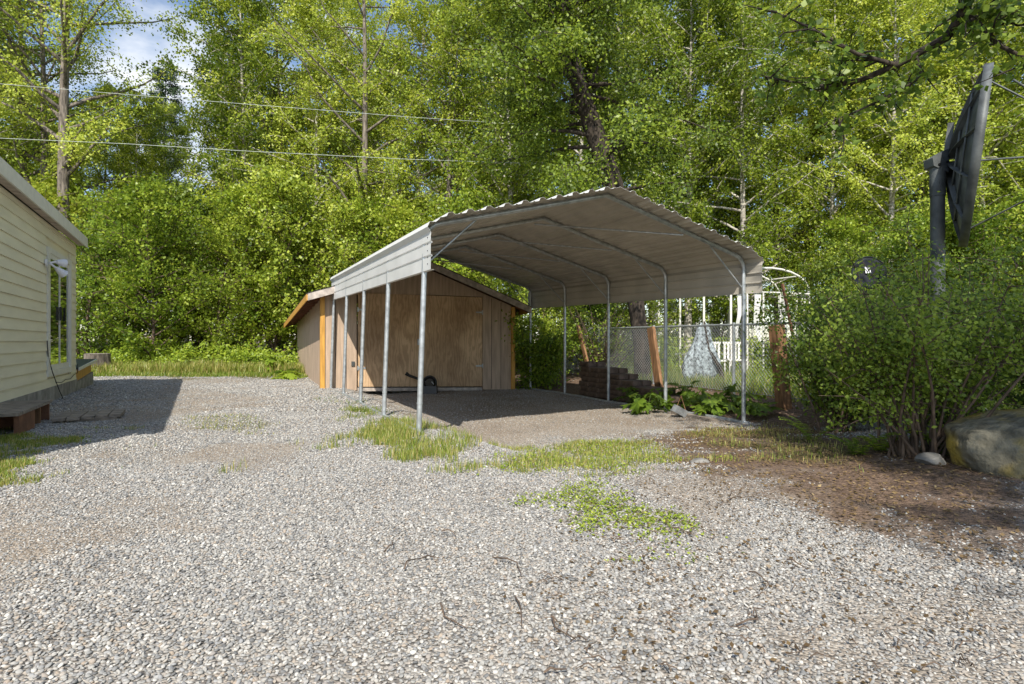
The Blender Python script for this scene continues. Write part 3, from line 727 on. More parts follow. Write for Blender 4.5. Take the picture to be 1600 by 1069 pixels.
def edging():
    a, b = G(1052, 646), G(1112, 659)
    m = MB(); d = (b - a).normalized(); n_ = Vector((-d.y, d.x, 0)) * .05
    m.hexa([a - n_ - Vector((0, 0, .05)), b - n_ - Vector((0, 0, .05)), b + n_ - Vector((0, 0, .05)), a + n_ - Vector((0, 0, .05)), a - n_ + Vector((0, 0, .045)), b - n_ + Vector((0, 0, .045)), b + n_ + Vector((0, 0, .045)), a + n_ + Vector((0, 0, .045))])
    tag(m.obj('edging_board', 'wood_grey'), 'grey edging board at the gravel border beside the wire-handled tin', 'board')
    c = G(1062, 652); t = thing('metal_tin', 'small grey tin with wire handle tipped by the edging board', 'tin', c)
    M = Matrix.Rotation(.5, 3, 'Y') @ Matrix.Rotation(.4, 3, 'Z')
    MB().box(c + Vector((0, 0, .1)), (.2, .14, .11), M).obj('body', 'galvanised', t)
    MB().tube([c + M @ Vector((-.09, 0, .05)) + Vector((0, 0, .1)), c + Vector((.02, 0, .34)), c + M @ Vector((.1, 0, .05)) + Vector((0, 0, .1))], .005, 5).obj('wire_handle', 'wood_raw', t)
edging()

# ------------------------------------------------------------------ greenhouse frame beyond the fence
def greenhouse():
    Yg = 17.0; c = Vector(((1205 - CX) / F * Yg, Yg, .06))
    t = thing('greenhouse_frame', 'white arched pipe greenhouse frame with torn plastic beyond the fence', 'greenhouse', c)
    ax = Vector((.93, .36, 0)); ln = Vector((-.36, .93, 0)); hw = 1.5; wall = 2.4; top = 3.12
    def arch(k):
        o = c + ln * (k * 1.15); pts = [o - ax * hw, o - ax * hw + Vector((0, 0, wall))]
        for a in np.linspace(math.pi * .93, math.pi * .07, 11): pts.append(o + ax * hw * math.cos(a) + Vector((0, 0, wall + (top - wall) * math.sin(a) ** .85)))
        return pts + [o + ax * hw + Vector((0, 0, wall)), o + ax * hw]
    A = [arch(k) for k in range(5)]
    for p in A: MB().tube(p, .035, 8).obj('hoop', 'pvc_white', t)
    for j in (1, 4, 7, 10, 13): MB().tube([p[j] for p in A], .025, 6).obj('purlin', 'pvc_white', t)
    for k in (0, 4):
        o = c + ln * (k * 1.15)
        MB().tube([o - ax * hw + Vector((0, 0, wall)), o + ax * hw + Vector((0, 0, wall))], .028, 6).obj('cross_pipe', 'pvc_white', t)
        for q in (-.9, -.3, .35, 1.0): MB().tube([o + ax * q, o + ax * q + Vector((0, 0, wall))], .028, 6).obj('upright', 'pvc_white', t)
    g3 = np.random.default_rng(3)
    for k in range(9):      # torn film strips hanging from the end pipe
        q = -1.6 + 3.2 * k / 8 + g3.uniform(-.1, .1); o = c + ln * (.03 if k % 2 else 4.55); w_ = g3.uniform(.16, .4); h = g3.uniform(.8, 2.0)
        m = MB(); n = 7; vs = []
        for i in range(n):
            f = i / (n - 1)
            for s in (-1, 1): vs.append(o + ax * (q + s * w_ * (1 - .45 * f) / 2 + .07 * math.sin(5 * f + k)) + ln * (.05 * math.sin(7 * f + k)) + Vector((0, 0, wall - .02 - h * f)))
        m.add(vs, [(2 * i, 2 * i + 1, 2 * i + 3, 2 * i + 2) for i in range(n - 1)], True); m.obj('film_strip', 'film_white', t)
    # low bench inside and white trays
    for k in range(3):
        b = c + ax * (-2.6 - .0 * k) + ln * (.3 + 1.0 * k)
    m = MB(); m.box(c + ax * -.2 + ln * 2.2 + Vector((0, 0, .55)), (2.6, .7, .06), Matrix.Rotation(math.atan2(ax.y, ax.x), 3, 'Z')); m.obj('bench', 'film_white', t)
greenhouse()
def chair(x, y, Y, label):
    p = px(x, y, Y); p.z = float(gz(p.x, p.y)); t = thing('garden_chair', label, 'chair', p, 'white garden chairs beyond the fence')
    for a in (-.22, .22):
        for b in (-.2, .2): MB().tube([p + Vector((a, b, 0)), p + Vector((a * .95, b * .95, .42))], .018, 6).obj('leg', 'pvc_white', t)
    MB().box(p + Vector((0, 0, .44)), (.5, .46, .035)).obj('seat', 'pvc_white', t)
    for k in range(5): MB().box(p + Vector((-.2 + .1 * k, .22, .68)), (.06, .02, .45)).obj('back_slat', 'pvc_white', t)
    MB().box(p + Vector((0, .22, .92)), (.5, .03, .06)).obj('back_rail', 'pvc_white', t)
chair(1116, 560, 15.5, 'white slat-back garden chair standing in grass beyond the fence')
chair(1148, 560, 16.0, 'white slat-back garden chair standing in grass beyond the fence')
def netting():
    Yn = 13.2; b = px(1098, 590, Yn); b.z = .07
    t = thing('netting_bundle', 'pale speckled netting draped over a bent limb behind the chain-link fence', 'netting', b)
    m = MB(); n = 42; rings = []
    prof = [(.26, .05), (.34, .3), (.3, .55), (.22, .8), (.15, 1.05), (.12, 1.25), (.05, 1.32)]
    for r, z in prof: rings.append([b + Vector(((-.12 + .1 * z) + r * (1 + .38 * math.sin(7 * a + 4 * z) + .2 * math.sin(3 * a + 2)) * math.cos(a), .45 * r * (1 + .4 * math.sin(7 * a + 4 * z)) * math.sin(a), z + .06 * math.sin(5 * a))) for a in np.linspace(0, 2 * math.pi, n, endpoint=False)])
    m.add(sum(rings, []), [(i * n + k, i * n + (k + 1) % n, (i + 1) * n + (k + 1) % n, (i + 1) * n + k) for i in range(len(prof) - 1) for k in range(n)], True)
    m.obj('net', 'netting', t)
    MB().tube([b + Vector((.45, -.1, -.05)), b + Vector((.35, -.1, .35)), b + Vector((.1, -.1, .75)), b + Vector((.02, -.05, 1.4))], [.06, .05, .035, .02], 7).obj('limb', 'bark_dark', t)
netting()

# ------------------------------------------------------------------ satellite dishes
def big_dish():
    Yd = 8.8; base = px(1465, 760, Yd); base.z = float(gz(base.x, base.y))
    t = thing('satellite_dish', 'large grey ribbed satellite dish on thick pole seen edge-on above the bush', 'satellite dish', base)
    top = px(1465, 262, Yd); base2 = Vector((top.x, top.y, base.z - .1))
    MB().tube([base2, Vector((top.x, top.y, top.z - .42))], .095, 14).obj('pole', 'dish_grey', t)
    MB().tube([Vector((top.x, top.y, top.z - .44)), Vector((top.x, top.y, top.z - .02))], .105, 14).obj('pole_collar', 'dish_grey', t)
    up = Vector((.14, 0, 1)).normalized(); axd = Vector((.8, -.6, -.12)); axd = (axd - up * axd.dot(up)).normalized(); sd = up.cross(axd)
    c = px(1524, 248, Yd); RD, DEPTH = 1.33, .24
    cen = c - axd * DEPTH            # vertex of the bowl
    nr, na = 6, 36
    def bowl(r, a, o=0): return cen + (up * math.cos(a) + sd * math.sin(a)) * r + axd * (DEPTH * (r / RD) ** 2 + o)
    for s in range(12):              # petal panels
        m = MB(); a0 = 2 * math.pi * s / 12 + .006; a1 = 2 * math.pi * (s + 1) / 12 - .006; vs = []
        for i in range(nr + 1):
            for k in range(4): vs.append(bowl(.08 + (RD - .08) * i / nr, a0 + (a1 - a0) * k / 3))
        m.add(vs, [(i * 4 + k, i * 4 + k + 1, i * 4 + k + 5, i * 4 + k + 4) for i in range(nr) for k in range(3)], True)
        o = m.obj('petal_panel', 'dish_grey', t); md = o.modifiers.new('gauge', 'SOLIDIFY'); md.thickness = .006
        m = MB(); a = 2 * math.pi * s / 12; vs = []
        for i in range(nr + 1):
            r = .1 + (RD - .1) * i / nr; hgt = .03 + .09 * (1 - r / RD)
            vs += [bowl(r, a, -.004), bowl(r, a, -.004) - axd * hgt]
        m.add(vs, [(2 * i, 2 * i + 1, 2 * i + 3, 2 * i + 2) for i in range(nr)])
        o = m.obj('rib', 'dish_grey', t); md = o.modifiers.new('gauge', 'SOLIDIFY'); md.thickness = .012; md.offset = 0
    for rr in (.55, .95): MB().tube([bowl(rr, a, -.03) for a in np.linspace(0, 2 * math.pi, 37)], .016, 6, cap=False).obj('hoop', 'dish_grey', t)
    m = MB(); vs = []
    for k in range(na):
        a = 2 * math.pi * k / na; vs += [bowl(RD, a, -.06), bowl(RD + .012, a, .05)]
    m.add(vs, [(2 * k, 2 * k + 1, (2 * k + 3) % (2 * na), (2 * k + 2) % (2 * na)) for k in range(na)], True)
    o = m.obj('rim', 'dish_grey', t); md = o.modifiers.new('gauge', 'SOLIDIFY'); md.thickness = .012
    # mount: hub plate and bracket to the pole
    hub = cen - axd * .12
    MB().hexa([hub + sd * a * .12 + up * b * .55 + axd * e for e in (-.04, .04) for a, b in ((-1, -1), (1, -1), (1, 1), (-1, 1))]).obj('hub_plate', 'dish_grey', t)
    P0 = Vector((top.x, top.y, top.z))
    q = [P0 + Vector((-.13, -.1, .0)), P0 + Vector((.1, -.1, -.1)), hub - up * .22 - axd * .02 + Vector((0, -.08, 0)), hub + up * .18 - axd * .02 + Vector((0, -.08, 0)), P0 + Vector((-.15, -.1, .12))]
    m = MB(); n = 5; m.add(q + [p + Vector((0, .2, 0)) for p in q], [tuple(range(n)), tuple(reversed(range(n, 2 * n)))] + [(i, i + n, (i + 1) % n + n, (i + 1) % n) for i in range(n)]); m.obj('bracket', 'dish_grey', t)
    for dz in (0, .12): MB().tube([P0 + Vector((-.05 + dz, -.115, .02 + dz * .3)), P0 + Vector((-.05 + dz, -.1, .02 + dz * .3))], .018, 8).obj('bolt', 'black_plastic', t)
    focus = cen + axd * 1.75
    for a in (R(10), R(130), R(250), R(320)): MB().tube([bowl(RD, a, .03), focus + (up * math.cos(a) + sd * math.sin(a)) * .08], .014, 6).obj('feed_strut', 'dish_grey', t)
    MB().tube([focus - axd * .15, focus, focus + axd * .25], [.1, .1, .06], 12).obj('feed_horn', 'dish_grey', t)
big_dish()
def small_dish():
    Yd = 8.6; c = px(1358, 426, Yd); g = onground(c.x + .02, Yd + .12)
    t = thing('satellite_dish', 'small dark oval satellite dish with white emblem poking above the bush', 'satellite dish', g)
    ax = Vector((-.22, -.95, .22)).normalized(); up = Vector((0, .2, 1)); up = (up - ax * up.dot(ax)).normalized(); sd = ax.cross(up)
    m = MB(); nr, na = 5, 28; vs = [c - ax * .06]
    for i in range(1, nr + 1):
        for k in range(na):
            a = 2 * math.pi * k / na; r = i / nr; vs.append(c + (up * math.cos(a) * .25 + sd * math.sin(a) * .235) * r + ax * (.06 * r * r - .06))
    m.add(vs, [(0, 1 + k, 1 + (k + 1) % na) for k in range(na)] + [(1 + i * na + k, 1 + (i + 1) * na + k, 1 + (i + 1) * na + (k + 1) % na, 1 + i * na + (k + 1) % na) for i in range(nr - 1) for k in range(na)], True)
    o = m.obj('reflector', 'dish_navy', t); md = o.modifiers.new('gauge', 'SOLIDIFY'); md.thickness = .008
    MB().tube([c + (up * math.cos(a) * .25 + sd * math.sin(a) * .235) for a in np.linspace(0, 2 * math.pi, 29)], .008, 6, cap=False).obj('rim', 'dish_navy', o)
    e = c + up * .045 - sd * .0 - ax * .035
    MB().hexa([e + sd * a * .036 + up * (b * .05 + a * .01) + ax * z for z in (0, .004) for a, b in ((-1, -1), (1, -1), (1, 1), (-1, 1))]).obj('emblem', 'lamp_white', o)
    MB().tube([e + ax * .006 + sd * (-.025 + .05 * q) + up * (.03 * math.sin(q * 7)) for q in np.linspace(0, 1, 8)], .006, 5).obj('emblem_mark', 'dish_navy', o)
    MB().tube([g - Vector((0, 0, .1)), Vector((g.x, g.y, c.z - .1)), c - ax * .08], .022, 8).obj('mast', 'dish_grey', t)
    MB().tube([c - up * .24, c - up * .3 + ax * .2, c - up * .08 + ax * .42], .012, 6).obj('feed_arm', 'dish_navy', t)
small_dish()
def wires():
    for i, (pts, lab) in enumerate(((((-500, 98, 15), (0, 131, 16), (200, 148, 16.6), (400, 164, 17.2), (640, 183, 18), (900, 200, 19)), 'upper overhead line strung in front of the left trees'),
                                  (((-500, 180, 14), (0, 216, 15), (200, 225, 15.5), (400, 237, 16), (640, 249, 17), (900, 258, 18)), 'lower overhead line crossing in front of the left trees'))):
        lab = lab.replace('left trees', 'trees above the house')
        tag(MB().tube([px(*p) for p in pts], .0065, 6).obj('overhead_wire', 'cable_pale'), lab, 'wire')
wires()
def rock(c, s, name, label, mat, seed, group=None):
    bm = bmesh.new(); bmesh.ops.create_icosphere(bm, subdivisions=4, radius=1)
    g2 = np.random.default_rng(seed); A = [(g2.normal(size=3), g2.uniform(.55, .85)) for _ in range(10)]
    for v in bm.verts:
        for a, o in A:
            a = a / np.linalg.norm(a); d = float(np.dot(a, v.co)) - o
            if d > 0: v.co -= Vector(a) * d * .9
        n_ = .03 * math.sin(9 * v.co.x + seed) * math.sin(8 * v.co.y) + .02 * math.sin(19 * v.co.z + 11 * v.co.x); v.co *= 1 + n_
        v.co = Vector((v.co.x * s[0], v.co.y * s[1], v.co.z * s[2]))
    me = bpy.data.meshes.new(name); bm.to_mesh(me); bm.free(); me.materials.append(MAT[mat]); me.polygons.foreach_set('use_smooth', [True] * len(me.polygons))
    o = bpy.data.objects.new(name, me); COL.objects.link(o); o.location = c; return tag(o, label, 'rock', group)
bc = G(1590, 745); rock(bc + Vector((.22, .25, .1)), (.6, .5, .44), 'boulder', 'big grey boulder with yellow lichen beside the bush stems', 'boulder', 4)
rock(G(1468, 728) + Vector((0, .1, .02)), (.12, .1, .07), 'stone', 'dark stone half hidden in litter next to the yellow boulder', 'stone', 9)
rock(G(432, 572) + Vector((0, 0, .05)), (.42, .3, .3), 'stone', 'flat grey stone in the weeds left of the shed wall'.replace('left of', 'beside'), 'stone', 5)
rock(G(458, 570) + Vector((0, .3, .08)), (.36, .34, .4), 'stone', 'taller mossy stone touching the rear part of the shed wall', 'stone', 6)
rock(G(1092, 722) + Vector((0, 0, 0)), (.09, .06, .035), 'stone', 'smooth flat grey stone lying at the edge of the dirt', 'stone', 7)

# ------------------------------------------------------------------ trees and shrubs
def skeleton(g, Ht, Rc, cb, nl, r0, lean=(0, 0), shape='oval', droop=.0, wob_=.25, fork=False):
    """trunk path, limb tubes, twig points for leaves"""
    m = MB(); n = 10; path = []
    ph = g.uniform(0, 6.28, 2)
    for i in range(n):
        f = i / (n - 1); path.append(Vector((lean[0] * f ** 1.3 + wob_ * math.sin(3.2 * f + ph[0]) * f, lean[1] * f + wob_ * math.sin(2.7 * f + ph[1]) * f, Ht * f - .15 * (i == 0))))
    rad = [max(.012, r0 * (1 - .93 * (i / (n - 1)) ** .8)) * (1.25 if i == 0 else 1) for i in range(n)]
    m.tube(path, rad, 9, cap=False)
    def trunk(f):
        x = f * (n - 1); i = min(int(x), n - 2); return path[i].lerp(path[i + 1], x - i), rad[i] + (rad[i + 1] - rad[i]) * (x - i)
    twigs = []
    for k in range(nl):
        f = cb + (.98 - cb) * (k + g.uniform(0, 1)) / nl; p, r = trunk(min(f, .99)); az = k * 2.4 + g.uniform(-.5, .5)
        q = (f - cb) / (1 - cb)
        sh = (math.sin(math.pi * min(1, q * .8 + .2)) ** .7 if shape == 'oval' else (1 - q) ** .75 + .05)
        ln = Rc * sh * g.uniform(.65, 1.15) + .25
        el = R(g.uniform(15, 50)) if shape == 'oval' else R(g.uniform(-12, 8))
        d = Vector((math.cos(az) * math.cos(el), math.sin(az) * math.cos(el), math.sin(el)))
        pts = [p]; dd = d.copy()
        for j in range(4):
            dd = (dd + Vector((g.normal() * .16, g.normal() * .16, g.normal() * .12 - droop * .22 + .05))).normalized(); pts.append(pts[-1] + dd * ln / 4)
        m.tube(pts, [min(r * .55, .075) * (1 - .8 * j / 4) + .004 for j in range(5)], 5, cap=False)
        for j in range(5):
            a = pts[min(j, 3)].lerp(pts[min(j, 3) + 1], g.uniform(0, 1)) if j else pts[1].lerp(pts[2], g.uniform(0, 1))
            td = (dd * .5 + Vector((g.normal(), g.normal(), g.normal() * .6 - droop))).normalized(); tl = ln * g.uniform(.22, .42) + .15
            b = a + td * tl * .5; c = b + (td + Vector((0, 0, -droop * .8))).normalized() * tl * .5
            m.tube([a, b, c], [.011, .007, .003], 3, cap=False); twigs.append((a, b, c))
        twigs.append((pts[2], pts[3], pts[4])); twigs.append((pts[1], pts[2], pts[3]))
    return m, twigs
def leaves_on(g, twigs, n, size, spread, droop=0):
    T = np.array([[list(p) for p in t] for t in twigs]); k = g.integers(0, len(T), n); f = g.uniform(0, 2, n)
    i = np.minimum(f.astype(int), 1); fr = (f - i)[:, None]
    base = T[k, i] * (1 - fr) + T[k, i + 1] * fr
    C = base + g.normal(size=(n, 3)) * np.array([spread, spread, spread * .8]); C[:, 2] -= droop * np.abs(g.normal(size=n)) * spread
    ct = g.normal(.5, .13, len(T))[k]; tint = ct + g.normal(0, .14, n)
    return leafquads(C, np.full(n, size), tint, g)
SRC = {}
def tree_source(key, seed, Ht, Rc, cb, nl, r0, nleaf, size, spread, bark, leaf, **kw):
    g = np.random.default_rng(seed); dr = kw.get('droop', 0); m, tw = skeleton(g, Ht, Rc, cb, nl, r0, **kw)
    V, Fq, tn = leaves_on(g, tw, nleaf, size, spread, dr)
    a = m.obj('trunk', bark); b = npmesh('crown', V, Fq, leaf, tn); SRC[key] = (a.data, b.data)
    bpy.data.objects.remove(a); bpy.data.objects.remove(b)
def plant(key, name, label, cat, x, y, s=1., rz=0., group=None, sxy=None, dz=0):
    t = thing(name, label, cat, (0, 0, 0), group)
    for nm, me in zip(('trunk', 'crown'), SRC[key]):
        o = bpy.data.objects.new(nm if cat == 'tree' else {'trunk': 'stems', 'crown': 'foliage'}[nm], me); COL.objects.link(o); o.parent = t
    t.location = (x, y, float(gz(x, y)) + dz); t.rotation_euler = (0, 0, rz); t.scale = ((sxy or s), (sxy or s), s); return t
for i in range(5):
    tree_source('birch%d' % i, 20 + i, 16, 2.5 + .25 * (i % 3), .1 if i % 2 else .22, 62, .15, 36000, .097, .14, 'bark_birch' if i != 2 else 'bark_grey', 'leaf_birch', droop=.5)
tree_source('poplar', 40, 20, 3.6, .3, 40, .27, 26000, .1, .2, 'bark_grey', 'leaf_birch', droop=.1)
tree_source('sparse', 41, 18, 3.4, .25, 34, .19, 9000, .085, .3, 'bark_grey', 'leaf_birch', droop=.1)
tree_source('spruce', 42, 17, 2.3, .06, 90, .16, 40000, .1, .13, 'bark_dark', 'leaf_spruce', shape='cone', droop=.25)
for i in range(3):
    tree_source('shrub%d' % i, 50 + i, 4.8, 1.6, .05, 44, .06, 13000, .088, .11, 'bark_twig', 'leaf_shrub' if i != 1 else 'leaf_birch', droop=.05, wob_=.5)
XP = lambda p, Y: (p - CX) / F * Y
# named individuals
plant('poplar', 'poplar_tree', 'thick grey-barked poplar rising behind the house roof', 'tree', XP(103, 20), 20, 1., .3)
plant('sparse', 'poplar_tree', 'thinner pale poplar next to the thick one behind the house', 'tree', XP(66, 21.5), 21.5, 1.05, 2.)
plant('poplar', 'poplar_tree', 'grey poplar with low leafy limbs behind the house, beyond the thinner one', 'tree', XP(36, 22), 22, .9, 4.)
plant('sparse', 'birch_tree', 'tall sparse birch with bare forked top against the clouds', 'tree', XP(566, 21), 21, 1.05, 1.0)
ZN = ((50, 'behind the house roof'), (300, 'behind the alder thicket'), (470, 'between the thicket and the shed'), (640, 'above the shed eave'), (780, 'behind the shed ridge'), (930, 'behind the carport and shed corner'),
      (1060, 'near the leaning old birch'), (1180, 'behind the garden chairs'), (1300, 'behind the greenhouse frame'), (1420, 'behind the small dark dish'), (1560, 'behind the big ribbed dish'), (9999, 'past the big ribbed dish'))
def zone_of(p): return next(t for a, t in ZN if p < a)
k = 0
for p, Y, s in ((-60, 21, 1.), (-10, 26, 1.05), (160, 26, .75), (215, 25, .7), (262, 27, .72), (345, 25, .86), (385, 22.5, 1.), (438, 23.5, 1.05), (492, 22, .98), (530, 26, 1.1), (612, 24, .85), (655, 22, 1.),
                (705, 21, 1.), (752, 24, 1.1), (800, 20, .95), (850, 23, 1.1), (905, 19.5, 1.0), (60, 28, .7), (-120, 24, 1.),
                (1075, 20, .95), (1120, 23, 1.1), (1165, 19, .9), (1215, 22, 1.05), (1262, 25, 1.1), (1300, 19.5, .85), (1345, 22, 1.0), (1390, 18, .85), (1440, 21, 1.), (1490, 24, 1.05), (1535, 18.5, .92), (1580, 21, 1.05), (1640, 18, .95), (1700, 21, 1.), (1780, 18, .95), (960, 22, 1.05), (1020, 25, 1.15)):
    zt_ = zone_of(p); plant('birch%d' % (k % 5), 'birch_tree', 'slender leafy birch in the front rank of woods ' + zt_, 'tree', XP(p, Y), Y, s, k * 1.7, 'front-rank birches ' + zt_, s * 1.05); k += 1
for j in range(20):
    p = -250 + j * 107 + rng.uniform(-25, 25); Y = rng.uniform(31, 40); s = rng.uniform(.9, 1.15)
    if 120 < p < 370: s *= .5
    if 1240 < p < 1430: s *= .72
    zt_ = zone_of(p); plant('birch%d' % (j % 5), 'birch_tree', 'taller shaded birch in the rear rank of woods '.replace('taller shaded ', '') + zt_, 'tree', XP(p, Y), Y, s, j * 1.3, 'rear-rank birches ' + zt_, s * 1.3)
plant('birch1', 'birch_tree', 'birch across the driveway whose shade dapples the dirt', 'tree', 3.2, -3.6, .74, .5)
plant('spruce', 'spruce_tree', 'pointed dark spruce top showing in the sky gap', 'tree', XP(256, 34), 34, .98, 0)
plant('spruce', 'spruce_tree', 'dark spruce crowded between birches near the shed', 'tree', XP(420, 29), 29, .8, 1)
plant('spruce', 'spruce_tree', 'lower dark spruce beside the sky gap above the house', 'tree', XP(190, 31), 31, .75, 2)
# leaning old birch behind the carport
def old_birch():
    b = onground(XP(1003, 14.3), 14.3); g = np.random.default_rng(77)
    t = thing('birch_tree', 'old thick dark-barked birch leaning over the carport roof', 'tree', b)
    m = MB(); path = [px(1006, 625, 14.3), px(1002, 540, 14.3), px(985, 400, 14.2), px(958, 290, 14.1), px(925, 195, 14), px(900, 120, 13.9), px(885, 40, 13.8), px(870, -60, 13.7), px(862, -200, 13.6)]
    m.tube(path, [.22, .19, .21, .25, .23, .19, .16, .12, .05], 12, cap=False); tw = []
    for k in range(64):
        f = g.uniform(.42, 1) if k > 8 else g.uniform(.36, .5); x = f * 8; i = min(int(x), 7); p = path[i].lerp(path[i + 1], x - i)
        az = k * 2.4 + g.uniform(-.4, .4); el = R(g.uniform(-5, 45)); ln = g.uniform(1.6, 3.6) * (1.1 - .45 * max(0, f - .6))
        dd = Vector((math.cos(az) * math.cos(el), math.sin(az) * math.cos(el) * .8, math.sin(el))); pts = [p]
        for j in range(4): dd = (dd + Vector((g.normal() * .2, g.normal() * .2, g.normal() * .12 - .12))).normalized(); pts.append(pts[-1] + dd * ln / 4)
        m.tube(pts, [.06, .045, .03, .018, .006], 5, cap=False)
        for j in range(7):
            a = pts[1 + j % 3].lerp(pts[2 + j % 3], g.uniform(0, 1)); td = Vector((g.normal(), g.normal(), g.normal() * .5 - .5)).normalized(); tl = g.uniform(.5, 1.1)
            bb = a + td * tl * .5; c = bb + (td + Vector((0, 0, -.7))).normalized() * tl * .5; m.tube([a, bb, c], [.012, .008, .003], 3, cap=False); tw.append((a, bb, c))
        tw.append((pts[2], pts[3], pts[4]))
    m.obj('trunk', 'bark_dark', t)
    V, Fq, tn = leaves_on(g, tw, 72000, .078, .16, .5)
    C = V.reshape(-1, 4, 3).mean(1); A = np.array([list(p) for p in path[:6]]); dm = np.full(len(C), 9.)
    for q0, q1 in zip(A[:-1], A[1:]):
        f = np.clip(((C - q0) @ (q1 - q0)) / ((q1 - q0) @ (q1 - q0)), 0, 1)[:, None]; dm = np.minimum(dm, np.linalg.norm((C - (q0 + (q1 - q0) * f)) * [1, .35, .7], axis=1))
    kp = (dm > .62) | (rng.uniform(size=len(C)) < .1); V = V.reshape(-1, 4, 3)[kp].reshape(-1, 3); Fq = Fq[:kp.sum()]; tn = tn[kp]
    npmesh('crown', V, Fq, 'leaf_birch', tn, t)
old_birch()
# overhanging tree standing right of the frame
def near_tree():
    b = onground(5.6, .6); g = np.random.default_rng(78)
    t = thing('alder_tree', 'broad-leaved tree overhead whose dark limb reaches in above the big dish', 'tree', b)
    m = MB(); path = [b - Vector((0, 0, .1)), b + Vector((-.1, .2, 1.5)), b + Vector((-.2, .5, 3)), b + Vector((-.3, .6, 4.4)), b + Vector((-.4, .3, 6)), b + Vector((-.3, -.2, 8))]
    m.tube(path, [.24, .19, .17, .14, .1, .04], 10, cap=False); tw = []
    def limb(pts, rr, nt, tl=.5, up=0):
        m.tube(pts, rr, 7, cap=False)
        for j in range(nt):
            i = g.integers(0, len(pts) - 1); a = pts[i].lerp(pts[i + 1], g.uniform(0, 1)); td = Vector((g.normal(), g.normal(), g.normal() * .5 + up)).normalized(); l_ = tl * g.uniform(.5, 1.3)
            bb = a + td * l_ * .5; c = bb + (td + Vector((g.normal() * .3, g.normal() * .3, -.2))).normalized() * l_ * .5; m.tube([a, bb, c], [.012, .008, .003], 4, cap=False); tw.append((a, bb, c))
    Yb = 5.6
    main = [path[3], px(1640, -330, 3.6), px(1545, -110, 4.9), px(1507, 15, 5.4), px(1480, 58, Yb), px(1400, 102, Yb), px(1345, 125, 5.7), px(1290, 138, 5.8), px(1235, 128, 5.9), px(1190, 118, 6.)]
    limb(main[:4], [.11, .09, .07, .05], 6); n0 = len(tw)
    limb(main[3:], [.05, .042, .033, .026, .02, .012, .004], 26, .42)
    limb([px(1400, 102, 5.6), px(1340, 85, 5.5), px(1275, 48, 5.5), px(1210, 18, 5.5)], [.024, .018, .012, .004], 14, .38)
    limb([px(1430, 85, 5.6), px(1440, 118, 5.5), px(1390, 150, 5.4), px(1330, 178, 5.4), px(1290, 192, 5.4)], [.02, .016, .012, .008, .003], 12, .36)
    limb([px(1507, 15, 5.4), px(1540, 20, 5.3), px(1590, 40, 5.2), px(1660, 30, 5)], [.02, .016, .01, .004], 16, .4)
    limb([px(1507, 15, 5.4), px(1560, 70, 5.2), px(1600, 90, 5.1), px(1680, 100, 5)], [.03, .02, .014, .006], 12, .4)
    tv = list(tw)
    for k in range(30):       # crown overhead, out of the picture, shading the ground
        f = g.uniform(.5, 1); x = f * 5; i = min(int(x), 4); p = path[i].lerp(path[i + 1], x - i); az = g.uniform(0, 6.28)
        d = Vector((math.cos(az), math.sin(az), g.uniform(.15, .6))); ln = g.uniform(1.6, 3.6)
        if p.y + d.y * ln > 4.4: d.y = -abs(d.y) * .6
        limb([p, p + d * ln * .5, p + d * ln + Vector((0, 0, -.1))], [.05, .03, .008], 9, .8)
    m.obj('trunk', 'bark_dark', t)
    V1, F1, t1 = leaves_on(g, tv, 1900, .08, .07, .4)
    keep = [q for q in tw[len(tv):] if all(c.z > H + .64 * c.y + .25 for c in q)]
    V2_, F2, t2 = leaves_on(g, keep, 8500, .1, .16, .2)
    npmesh('crown', np.concatenate([V1, V2_]), np.concatenate([F1, F2 + len(V1)]), 'leaf_dark', np.concatenate([t1 - .05, t2]), t)
near_tree()
# thicket shrubs
SH = ((140, 18.5, 1., 'bushy green alder crowded behind the tree stump', 0), (190, 19.5, 1.15, 'tall yellow-green alder between the stump and the dark-stemmed alder', 2), (238, 18., 1.1, 'bright leafy alder standing in front of the thicket', 0), (278, 20, 1.2, None, 1), (345, 18.6, 1.0, None, 1),
      (392, 19.5, 1.15, None, 2), (430, 20, 1.3, None, 1), (470, 21, 1.2, None, 0), (120, 21, 1.3, None, 1), (540, 20.5, 1.2, None, 1), (600, 20.5, 1.25, None, 2), (660, 20, 1.2, None, 1), (720, 19.5, 1.25, None, 2), (780, 18.8, 1.1, None, 1))
for j, (p, Y, s, lb, kd) in enumerate(SH):
    plant('shrub%d' % kd, 'alder_bush', lb or 'many-twigged leafy alder bush standing ' + zone_of(p), 'bush', XP(p, Y), Y, s, j * 2.1, None if lb else 'alder bushes ' + zone_of(p))
for j, (p, Y, s) in enumerate(((842, 15.6, .62), (868, 16.6, .7), (905, 17.8, .75), (950, 18.5, .8), (1000, 18, .7), (1060, 21, .8), (1130, 22, .8), (1290, 15, .7), (1330, 17, .9), (1390, 15.5, .85), (1450, 16, .95), (1520, 14.5, .85), (1580, 15.5, .95), (1650, 14, .9))):
    plant('shrub%d' % (j % 3), 'alder_bush', 'leafy bush among trees beyond the fence ' + zone_of(p), 'bush', XP(p, Y), Y, s, j * 1.9, 'bushes beyond the fence ' + zone_of(p))
